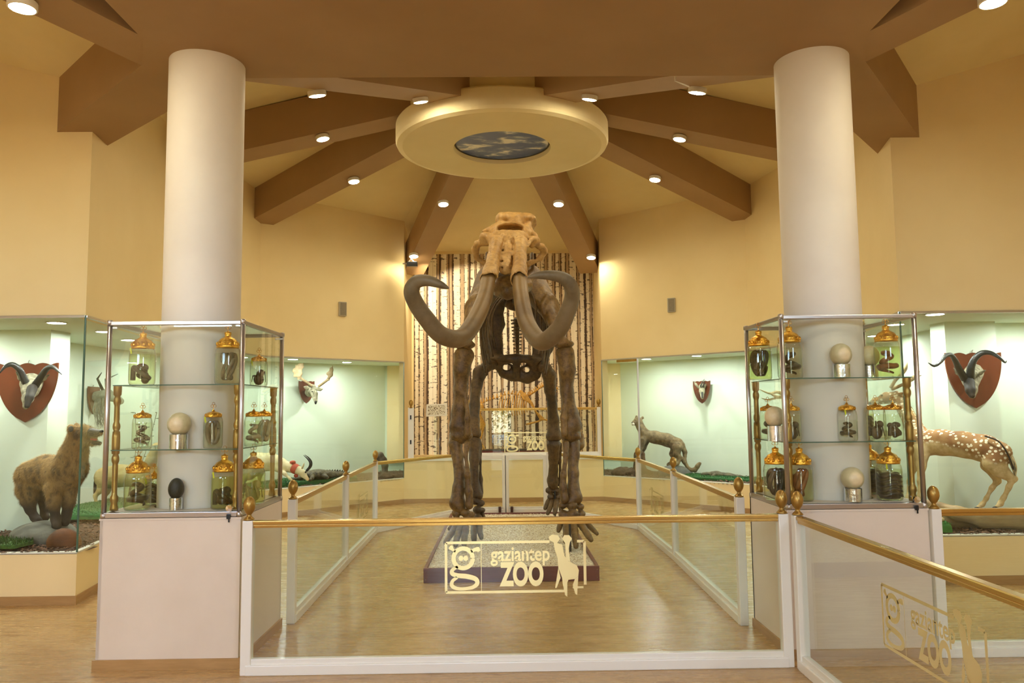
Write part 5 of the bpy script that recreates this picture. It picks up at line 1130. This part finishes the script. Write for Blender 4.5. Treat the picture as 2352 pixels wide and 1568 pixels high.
lowleg = hy.N('ShaderNodeMapRange'); lowleg.inputs['From Min'].default_value = .80; lowleg.inputs['From Max'].default_value = .68; hy.L(hz.outputs[2], lowleg.inputs[0])
hy.col(hy.mix(lowleg.outputs[0], base, (44, 32, 24))); hy.bump(f2, .5, .01)
hyena = animal('hyena', [[(70, 1092, 7.52, .135), (105, 1084, 7.42, .150), (150, 1088, 7.30, .155), (168, 1076, 7.22, .130)], [(158, 1070, 7.25, .14), (170, 1040, 7.2, .115), (180, 1010, 7.15, .095), (190, 998, 7.12, .088)], [(190, 996, 7.12, .075), (212, 996, 7.08, .040), (231, 994, 7.05, .022)], [(192, 1010, 7.12, .06), (212, 1014, 7.08, .028), (231, 1018, 7.05, .014)],
     [(62, 1125, 7.45, .10), (66, 1150, 7.42, .062), (70, 1170, 7.40, .040), (80, 1188, 7.38, .034), (88, 1197, 7.33, .040)], [(100, 1135, 7.60, .08), (103, 1160, 7.60, .042), (102, 1180, 7.60, .032), (105, 1188, 7.56, .036)],
     [(124, 1120, 7.2, .075), (124, 1160, 7.16, .048), (128, 1190, 7.14, .036), (130, 1207, 7.10, .042)], [(162, 1114, 7.32, .075), (158, 1155, 7.28, .050), (153, 1182, 7.26, .038), (150, 1198, 7.22, .042)]], hy.m,
     'stuffed hyena with open jaws and shaggy tan coat on the grey boulder', 'hyena', .012, .035, ells=[((163, 984, 7.05), (.038, .022, .042)), ((176, 979, 7.2), (.03, .022, .035))], subs=[((208, 1004, 7.05), (240, 1007, 7.0), .018)])
blobpart('nose', [((233, 990, 7.04), (.018, .018, .014))], black_m, hyena); blobpart('eye', [((208, 985, 7.055), (.010, .010, .010))], eye_m, hyena)
muz = noisy('dark_muzzle', (52, 38, 28), (36, 26, 20), 20, .6)
tubepart('muzzle', [(208, 993, 7.07, .044), (220, 994, 7.06, .036), (232, 994, 7.05, .025)], muz, hyena, 14); tubepart('lower_jaw', [(206, 1013, 7.08, .032), (220, 1016, 7.06, .022), (231, 1018, 7.05, .016)], muz, hyena, 12)
tubepart('tongue', [(208, 1009, 7.06, .012), (222, 1010, 7.05, .010)], plain('pink', (190, 90, 80), .4), hyena, 8)
blobpart('ear', [((163, 985, 7.025), (.022, .008, .028))], plain('ear_grey', (86, 84, 74), .9), hyena)
fur(hyena, 34000, .032, (-.5, 0, -1.), hy.m, hyena, .0018, .5, 3, .72)
# spotted fallow deer
def coat(name, base_c, c2, spots=None, belly=None, sc=20):
    m = Mt(name, base_c, .8); f = m.noise(sc, 4, (1, 1, 1), .6); c = m.ramp(f, [(.35, c2), (.65, base_c)])
    m.bump(m.noise(90, 3), .4, .004); m.col(c); return m, c
dm, dc = coat('deer_coat', (222, 196, 148), (196, 166, 112))
ds = dm.N('ShaderNodeSeparateXYZ'); dm.L(dm.coord(), ds.inputs[0])
backm = dm.N('ShaderNodeMapRange'); backm.inputs['From Min'].default_value = 1.19; backm.inputs['From Max'].default_value = 1.235
rump = dm.N('ShaderNodeMapRange'); rump.inputs['From Min'].default_value = 4.15; rump.inputs['From Max'].default_value = 4.42; rump.inputs['To Max'].default_value = .17; dm.L(ds.outputs[0], rump.inputs[0])
dm.L(dm.math('ADD', dm.math('ADD', ds.outputs[2], rump.outputs[0]), dm.math('MULTIPLY', dm.noise(12, 3), .05)), backm.inputs[0])
vz = dm.N('ShaderNodeTexVoronoi'); vz.inputs['Scale'].default_value = 26; dm.L(dm.coord((1, 1, 1.15)), vz.inputs['Vector'])
spot = dm.math('LESS_THAN', vz.outputs['Distance'], .36)
c = dm.mix(backm.outputs[0], dc, dm.ramp(dm.noise(8, 4), [(.4, (134, 88, 44)), (.6, (160, 118, 68))]))
c = dm.mix(dm.math('MULTIPLY', spot, dm.math('MULTIPLY', backm.outputs[0], .95)), c, (240, 228, 198)); dm.col(c)
deer = animal('fallow_deer', [[(2292, 1042, 7.2, .118), (2262, 1030, 7.28, .125), (2215, 1021, 7.42, .120), (2165, 1016, 7.58, .122), (2122, 1016, 7.72, .130)], [(2112, 1004, 7.78, .105), (2096, 975, 7.9, .082), (2080, 945, 8.05, .068), (2064, 920, 8.15, .064)], [(2058, 912, 8.2, .066), (2035, 914, 8.25, .056), (2012, 922, 8.3, .036), (2000, 926, 8.33, .028)],
     [(2285, 1062, 7.18, .105), (2296, 1078, 7.16, .07), (2312, 1090, 7.14, .042), (2329, 1099, 7.12, .028)], [(2329, 1099, 7.12, .026), (2317, 1118, 7.14, .021), (2305, 1143, 7.16, .019), (2298, 1156, 7.16, .022), (2288, 1164, 7.14, .018)], [(2276, 1068, 7.38, .09), (2287, 1090, 7.38, .045), (2292, 1104, 7.38, .026), (2278, 1120, 7.38, .020), (2266, 1144, 7.38, .018), (2256, 1158, 7.36, .020), (2246, 1165, 7.33, .017)],
     [(2118, 1035, 7.66, .075), (2116, 1070, 7.64, .042), (2114, 1105, 7.62, .026), (2112, 1140, 7.6, .020), (2108, 1160, 7.58, .024)], [(2110, 1035, 7.84, .075), (2098, 1070, 7.84, .040), (2090, 1105, 7.84, .024), (2086, 1140, 7.82, .020), (2082, 1156, 7.8, .024)]], dm.m,
     'stuffed spotted fallow deer with bowed head and antlers behind the right case', 'deer', .010, .03, flats=[([(2066, 905, 8.12, .03), (2080, 901, 8.02, .012)], ((0, 0, 1), .6))])
tubepart('tail', [(2308, 1030, 7.16, .03), (2320, 1050, 7.12, .028), (2329, 1072, 7.1, .024), (2332, 1092, 7.1, .008)], noisy('tail_hair', (70, 60, 44), (214, 190, 140), 30, .8, sc=(2, 2, .4)), deer, 10)
m = MB(); st = spline([P3(2262, 1001, 7.17), P3(2290, 1011, 7.09), P3(2306, 1028, 7.06), P3(2318, 1050, 7.07), P3(2328, 1078, 7.07)], 6); m.tube(st, .008, 6); obj('dark_stripe', m.mesh(), plain('dark_hair', (46, 36, 26), .9), deer, smooth=True)
ant_m = noisy('antler', (196, 172, 132), (150, 124, 88), 12, .6, .3)
tubepart('antler', [(2046, 890, 8.15, .02), (2056, 874, 8.1, .017), (2068, 862, 8.05, .016), (2079, 848, 8.0, .02), (2084, 832, 7.98, .005)], ant_m, deer); tubepart('antler', [(2049, 893, 8.2, .02), (2066, 886, 8.1, .017), (2084, 877, 8.0, .017), (2100, 866, 7.95, .022), (2112, 852, 7.9, .005)], ant_m, deer)
tubepart('antler_tine', [(2056, 874, 8.1, .012), (2050, 862, 8.08, .003)], ant_m, deer); tubepart('antler_tine', [(2098, 867, 7.95, .014), (2116, 862, 7.9, .003)], ant_m, deer)
blobpart('eye', [((2026, 908, 8.17), (.011, .011, .011))], eye_m, deer); blobpart('nose', [((1998, 926, 8.31), (.016, .018, .014))], muz, deer)
for x, y, Y in ((2286, 1166, 7.13), (2244, 1167, 7.32), (2108, 1163, 7.57), (2082, 1159, 7.79)): blobpart('hoof', [((x, y, Y), (.026, .022, .014))], black_m, deer)
# puma
pm_, _c = coat('puma_coat', (136, 114, 80), (94, 76, 50), sc=18)
puma = animal('puma', [[(1480, 1000, 13.42, .095), (1505, 1004, 13.35, .105), (1532, 1010, 13.25, .108), (1556, 1020, 13.15, .105)], [(1478, 992, 13.42, .085), (1470, 978, 13.45, .065), (1466, 968, 13.47, .070)], [(1464, 967, 13.45, .064), (1456, 971, 13.42, .040)],
     [(1478, 1010, 13.36, .065), (1472, 1026, 13.36, .042), (1468, 1040, 13.36, .034), (1462, 1046, 13.33, .036)], [(1484, 1012, 13.5, .06), (1478, 1028, 13.5, .040), (1473, 1042, 13.5, .032), (1469, 1046, 13.47, .032)],
     [(1556, 1028, 13.06, .085), (1554, 1042, 13.04, .052), (1562, 1052, 13.03, .036), (1556, 1064, 13.0, .028), (1547, 1069, 12.96, .034)], [(1550, 1028, 13.24, .07), (1544, 1042, 13.24, .045), (1548, 1054, 13.24, .032), (1542, 1063, 13.22, .028), (1535, 1067, 13.18, .032)],
     [(1567, 1022, 13.1, .045), (1573, 1038, 13.08, .034), (1572, 1060, 13.04, .032), (1582, 1078, 13.0, .032), (1596, 1079, 12.95, .032), (1602, 1070, 12.93, .032), (1607, 1064, 12.92, .026)]], pm_.m,
     'stuffed grey brown puma with front paws on the tree stump', 'puma', .010, .035, ells=[((1462, 957, 13.45), (.022, .016, .030)), ((1476, 959, 13.47), (.026, .016, .030))])
blobpart('muzzle', [((1454, 974, 13.385), (.028, .03, .026))], plain('pale_muzzle', (206, 198, 180), .8), puma); blobpart('nose', [((1452, 970, 13.37), (.014, .012, .010))], black_m, puma); blobpart('eye', [((1459, 964, 13.39), (.008, .008, .007))], eye_m, puma)
fur(puma, 12000, .018, (.9, 0, -.5), pm_.m, puma, .0022, .3, 5)
# white antelope with red collar, head lowered
wm_, _c = coat('antelope_coat', (232, 218, 178), (206, 184, 134), sc=10)
gz = animal('white_antelope', [[(570, 1082, 12.35, .14), (592, 1062, 12.3, .155), (622, 1060, 12.22, .135), (645, 1066, 12.15, .095), (664, 1073, 12.12, .072), (680, 1078, 12.1, .064)], [(686, 1079, 12.08, .062), (696, 1088, 12.05, .046), (706, 1100, 12.02, .026)],
     [(636, 1074, 12.1, .06), (654, 1088, 12.03, .026), (666, 1099, 12.0, .018), (678, 1109, 11.98, .016)], [(570, 1090, 12.3, .09), (560, 1100, 12.25, .04), (556, 1114, 12.2, .02)], [(600, 1082, 12.4, .06), (596, 1098, 12.4, .025), (598, 1114, 12.4, .018)]], wm_.m,
     'stuffed white antelope with a red collar lowering its head to the turf', 'antelope', .010, .03, flats=[([(694, 1075, 12.0, .02), (699, 1062, 11.98, .008)], ((0, 1, 0), .5))])
tubepart('horn', [(704, 1081, 12.03, .020), (711, 1072, 12.02, .018), (712, 1062, 12.0, .015), (706, 1053, 12.0, .010), (697, 1045, 12.0, .003)], horn_m, gz, 12); tubepart('horn', [(706, 1079, 12.12, .020), (714, 1070, 12.12, .018), (715, 1060, 12.12, .015), (709, 1051, 12.12, .010), (700, 1044, 12.12, .003)], horn_m, gz, 12)
blobpart('eye', [((702, 1084, 12.0), (.014, .012, .016))], eye_m, gz)
m = MB(); c1 = Vector(P3(673, 1074, 12.11)); c2 = Vector(P3(684, 1079, 12.09)); m.tube([c1, (c1+c2)/2, c2], [.076, .080, .074], 20, cap=False); m.blob(c1+Vector((.0, -.02, .085)), (.05, .03, .03), 2); m.blob(c2+Vector((-.02, -.02, -.085)), (.035, .02, .03), 2); obj('collar', m.mesh(), plain('red_cloth', (176, 76, 50), .8), gz, smooth=True)
# gazelle behind the left case
ga = animal('gazelle', [[(242, 1096, 9.5, .125), (275, 1092, 9.4, .130), (315, 1092, 9.3, .125), (338, 1086, 9.25, .11)], [(340, 1078, 9.25, .085), (350, 1052, 9.2, .06), (358, 1030, 9.15, .052)], [(360, 1026, 9.15, .05), (376, 1034, 9.1, .028)],
     [(238, 1108, 9.42, .085), (230, 1126, 9.4, .035), (219, 1138, 9.4, .022), (221, 1160, 9.4, .018), (223, 1176, 9.38, .018)], [(250, 1110, 9.62, .08), (246, 1130, 9.62, .03), (240, 1142, 9.62, .02), (243, 1172, 9.62, .017)],
     [(330, 1108, 9.2, .06), (326, 1135, 9.2, .026), (325, 1160, 9.2, .018), (323, 1180, 9.18, .018)], [(322, 1108, 9.42, .06), (314, 1135, 9.42, .026), (312, 1172, 9.42, .017)]], coat('gazelle_coat', (206, 178, 122), (176, 142, 88), sc=8)[0].m,
     'stuffed sandy gazelle standing behind the left jar case', 'gazelle', .011, .03)
tubepart('tail', [(226, 1086, 9.5, .016), (219, 1104, 9.5, .016), (218, 1130, 9.5, .018), (217, 1136, 9.5, .006)], plain('dark_tail', (60, 48, 34), .9), ga)
# crocodiles
cr_m = noisy('crocodile_hide', (98, 86, 56), (56, 48, 32), 26, .6, .9, bs=60)
def croc(label, body, legs, head, ridge):
    s = SDF(); s.chain([P3(*q) for q in body], .03, flat=((0, 0, 1), .62)); s.chain([P3(*q) for q in head], .02, flat=((0, 0, 1), .6))
    for ch in legs: s.chain([P3(*q) for q in ch], .02)
    o = obj('crocodile', s.mesh(.010, ((.004, 60), (.003, 95))), cr_m, smooth=True); tag(o, label, 'crocodile', 'stuffed crocodiles on turf')
    m = MB()
    for p in spline([P3(*q) for q in ridge], 5):
        m.add([(p[0]-.025, p[1], p[2]), (p[0]+.025, p[1], p[2]), (p[0]+.01, p[1], p[2]+p[3]), (p[0], p[1]+.02, p[2])], [(0, 1, 2), (1, 3, 2), (3, 0, 2)])
    obj('back_ridge', m.mesh(), cr_m, o); return o
croc('small stuffed crocodile on the dark turf behind the white antelope head', [(706, 1090, 12.5, .10), (730, 1089, 12.55, .125), (755, 1089, 12.65, .10), (780, 1089, 12.75, .07), (810, 1090, 12.9, .025)], [[(716, 1092, 12.42, .04), (717, 1098, 12.32, .03), (712, 1102, 12.28, .025)], [(742, 1091, 12.5, .04), (752, 1096, 12.42, .03)]],
     [(706, 1092, 12.48, .08), (690, 1097, 12.42, .055), (672, 1100, 12.36, .03)], [(715, 1082, 12.5, .02), (750, 1082, 12.6, .03), (780, 1083, 12.75, .04), (806, 1088, 12.88, .03)])
croc('slim dark crocodile stretched on the turf beside the right case', [(1618, 1089, 12.6, .055), (1645, 1089, 12.5, .075), (1675, 1092, 12.4, .06), (1712, 1096, 12.2, .03)], [[(1640, 1091, 12.42, .03), (1634, 1096, 12.36, .02)]], [(1622, 1089, 12.6, .05), (1610, 1091, 12.65, .025)], [(1625, 1086, 12.55, .012), (1660, 1086, 12.45, .014), (1700, 1092, 12.3, .01)])

# ------------------------------------------------------------ trophies on shields
shield_m = noisy('red_brown_shield', (112, 56, 34), (88, 42, 24), 5, .25, sc=(1, 1, .4))
def shield_poly(w, h):
    pts = []; n = 24
    for k in range(n+1):
        x = -w+2*w*k/n; pts.append((x, h*.46+.022*w/.3*abs(cos(2.0*pi*(x/w)))+.01))
    side = [(w*(1-(k/16)**2)**.58, h*.42-h*.93*(k/16)) for k in range(1, 16)]
    pts += side+[(0, -h*.54)]+[(-x, y) for x, y in side[::-1]]
    return pts
def trophy(label, c, ux, w, h, name='horned_trophy'):
    c = Vector(c); t = thing(name, label, 'trophy', c, 'mounted heads on the vitrine walls'); m = MB(); m.plate(shield_poly(w, h), (0, 0, 0), ux, (0, 0, 1), .022); obj('shield', m.mesh(), shield_m, t)
    m = MB(); m.tube([(.0, 0, h*.5), (.0, -.005, h*.55), (.01, -.006, h*.57)], .004, 6); obj('hook', m.mesh(), alu_m, t); return t
goat_m = noisy('goat_hair', (172, 164, 136), (112, 104, 82), 24, .9, .6); face_m = noisy('dark_face', (48, 40, 30), (26, 22, 18), 16, .7)
def goat(t, head, face, horns, ears):
    s = SDF(); s.chain([P3(*q) for q in head], .03); b = obj('head', s.mesh(.009, ((.004, 50),)), goat_m, t, True, True)
    s = SDF(); s.chain([P3(*q) for q in face], .02); f_ = obj('face_patch', s.mesh(.008, ()), face_m, b); f_.data.transform(Matrix.Translation(-wloc(b))); f_.data.polygons.foreach_set('use_smooth', [True]*len(f_.data.polygons))
    for hn in horns:
        sp_ = spline([P3(*q) for q in hn], 9); m = MB(); m.tube([p[:3] for p in sp_], [p[3]*(1+.07*(i % 2)) for i, p in enumerate(sp_)], 12); obj('horn', m.mesh(), horn_m, t, True, True)
    for e in ears: s = SDF(); s.chain([P3(*q) for q in e], .01, flat=((0, 1, 0), .5)); obj('ear', s.mesh(.006, ()), goat_m, t, True, True)
t = trophy('mounted wild goat head with two swept back horns on a shield, above the hyena', at(63, 900, 7.745), (1, 0, 0), .30, .55)
goat(t, [(72, 880, 7.65, .10), (70, 893, 7.5, .075), (64, 915, 7.4, .045), (59, 933, 7.36, .028)], [(74, 892, 7.43, .045), (68, 912, 7.36, .035), (62, 932, 7.33, .024)],
     [[(64, 888, 7.48, .036), (54, 868, 7.44, .032), (44, 848, 7.40, .027), (28, 837, 7.36, .023), (12, 842, 7.32, .015), (-2, 858, 7.3, .004)], [(80, 886, 7.48, .036), (94, 866, 7.44, .030), (106, 848, 7.40, .025), (119, 842, 7.36, .020), (132, 850, 7.34, .012), (142, 860, 7.32, .004)]],
     [[(58, 880, 7.5, .02), (46, 868, 7.45, .02), (36, 853, 7.4, .006)], [(88, 880, 7.5, .02), (102, 868, 7.45, .02), (114, 859, 7.4, .006)]])
t = trophy('mounted goat head with long S-curved horns on a shield, above the spotted deer', at(2236, 872, 7.825), (1, 0, 0), .285, .53)
goat(t, [(2236, 856, 7.74, .09), (2230, 872, 7.55, .075), (2231, 893, 7.45, .05), (2233, 908, 7.42, .032)], [(2226, 878, 7.46, .05), (2229, 896, 7.40, .042), (2232, 908, 7.38, .028)],
     [[(2216, 870, 7.48, .036), (2203, 848, 7.42, .030), (2194, 828, 7.36, .024), (2184, 815, 7.30, .020), (2172, 817, 7.26, .018), (2160, 831, 7.22, .016), (2146, 840, 7.2, .012), (2132, 833, 7.18, .003)], [(2229, 868, 7.48, .040), (2230, 846, 7.42, .034), (2238, 825, 7.38, .029), (2254, 811, 7.34, .025), (2274, 810, 7.30, .020), (2294, 820, 7.26, .014), (2308, 832, 7.24, .008), (2312, 828, 7.23, .003)]],
     [[(2240, 860, 7.55, .02), (2252, 856, 7.5, .02), (2264, 850, 7.45, .006)], [(2208, 866, 7.5, .015), (2198, 856, 7.48, .015), (2190, 844, 7.45, .005)]])
t = trophy('small antelope head on a little shield on the wall behind the puma', at(1613, 900, 13.25), (.69, -.72, 0), .165, .36)
goat(t, [(1612, 888, 13.19, .055), (1612, 898, 13.11, .045), (1613, 914, 13.03, .022)], [(1613, 902, 13.05, .02), (1613, 912, 13.00, .016)], [[(1609, 888, 13.09, .014), (1612, 880, 13.07, .010), (1618, 870, 13.05, .003)], [(1614, 888, 13.09, .014), (1617, 880, 13.07, .010), (1619, 872, 13.05, .003)]], [[(1604, 890, 13.13, .02), (1598, 882, 13.11, .02), (1594, 877, 13.09, .006)], [(1618, 890, 13.13, .02), (1620, 884, 13.11, .014), (1622, 880, 13.09, .006)]])
t = trophy('mounted fallow deer head with palmate antlers on the left back vitrine wall', at(703, 900, 13.38), (.70, .71, 0), .15, .36, 'deer_trophy')
goat(t, [(712, 900, 13.30, .085), (716, 893, 13.13, .075), (722, 905, 13.00, .050), (725, 921, 12.93, .030)], [(725, 923, 12.90, .022), (725, 926, 12.90, .018)], [], [[(712, 891, 13.08, .03), (704, 890, 13.04, .03), (697, 888, 13.00, .008)], [(730, 893, 13.08, .03), (736, 894, 13.04, .025), (742, 893, 13.00, .006)]])
tubepart('antler', [(717, 886, 13.03, .020), (704, 877, 12.98, .018), (692, 869, 12.94, .022), (688, 862, 12.92, .03)], ant_m, t, 10); tubepart('antler', [(732, 887, 13.03, .020), (742, 880, 12.98, .018), (752, 872, 12.94, .020), (756, 866, 12.92, .022)], ant_m, t, 10)
s = SDF(); s.chain([P3(688, 866, 12.92, .04), P3(684, 853, 12.91, .07), P3(690, 842, 12.91, .055), P3(697, 836, 12.91, .03)], .02, flat=((0, 1, 0), .2)); s.cap(P3(683, 860, 12.91), P3(678, 864, 12.91), .02, .006, flat=((0, 1, 0), .4))
obj('antler_palm', s.mesh(.009, ((.01, 40),)), ant_m, t, True, True)
s = SDF(); s.chain([P3(756, 868, 12.92, .03), P3(757, 858, 12.91, .045), P3(761, 848, 12.91, .025), P3(764, 841, 12.91, .006)], .02, flat=((0, 1, 0), .25)); obj('antler_palm', s.mesh(.009, ((.01, 40),)), ant_m, t, True, True)
blobpart('eye', [((717, 899, 12.92), (.012, .012, .012))], eye_m, t)
t = trophy('pale bearded animal head on a shield, seen through the left jar case', (-5.10, 9.7, 1.72), (0, 1, 0), .13, .32, 'bearded_trophy')
s = SDF(); s.chain([(-5.05, 9.7, 1.76, .07), (-4.9, 9.65, 1.78, .07), (-4.74, 9.55, 1.74, .05), (-4.66, 9.5, 1.70, .04)], .03); hd = obj('head', s.mesh(.009, ((.003, 40),)), noisy('grey_hide', (150, 150, 132), (112, 112, 98), 12, .9, .4), t, True, True)
m = MB(); rg = random.Random(4)
for k in range(60): x = -4.95+rg.uniform(-.05, .05); y = 9.62+rg.uniform(-.05, .05); m.tube([(x, y, 1.74), (x-.02+rg.uniform(-.02, .02), y, 1.60), (x+rg.uniform(-.05, .05), y, 1.42-rg.random()*.06)], [.006, .004, .001], 5)
obj('beard', m.mesh(), noisy('beard_hair', (134, 134, 118), (90, 90, 78), 20, .9), t, True)
m = MB(); m.tube([(-4.95, 9.66, 1.82), (-5.0, 9.6, 1.98), (-4.9, 9.5, 2.05)], [.02, .014, .004], 8); m.tube([(-4.95, 9.74, 1.82), (-5.0, 9.8, 1.98), (-4.9, 9.9, 2.05)], [.02, .014, .004], 8); obj('horn', m.mesh(), horn_m, t, True, True)
t = thing('antler_mount', 'pale branching antlers on the wall, seen through the inner side of the right case', 'antlers', at(1800, 905, 12.2), 'mounted heads on the vitrine walls')
for pts in ([(1800, 905, 12.2, .03), (1785, 900, 12.0, .024), (1768, 903, 11.9, .018), (1744, 894, 11.8, .004)], [(1770, 903, 11.9, .016), (1782, 910, 11.95, .018), (1800, 910, 12.15, .022)], [(1800, 912, 12.2, .024), (1782, 914, 12.0, .018), (1764, 918, 11.9, .014), (1749, 914, 11.8, .004)]):
    tubepart('antler', pts, ant_m, t, 9)
# leafy twigs in the left vitrine
c = Vector((-4.75, 9.95, .5)); t = thing('twig', 'thin leafy twig standing behind the gazelle, seen through the left case', 'twig', c); m = MB(); lv = MB(); rg = random.Random(9)
for k in range(4):
    e = (c.x+rg.uniform(-.1, .5), c.y+rg.uniform(-.3, .2), 1.35+rg.random()*.5); sp_ = spline([tuple(c), ((c.x+e[0])/2+.05, (c.y+e[1])/2, 1.1), e], 6); m.tube(sp_, .004, 5)
    for p in sp_[3:]: a = rg.random()*6; lv.blob((p[0]+.03*cos(a), p[1]+.03*sin(a), p[2]), (.03, .008, .006), 1, Matrix.Rotation(a, 3, 'Z'))
obj('stem', m.mesh(), bark_m, t, True); obj('leaves', lv.mesh(), plain('dull_leaf', (70, 84, 64), .8), t, True)
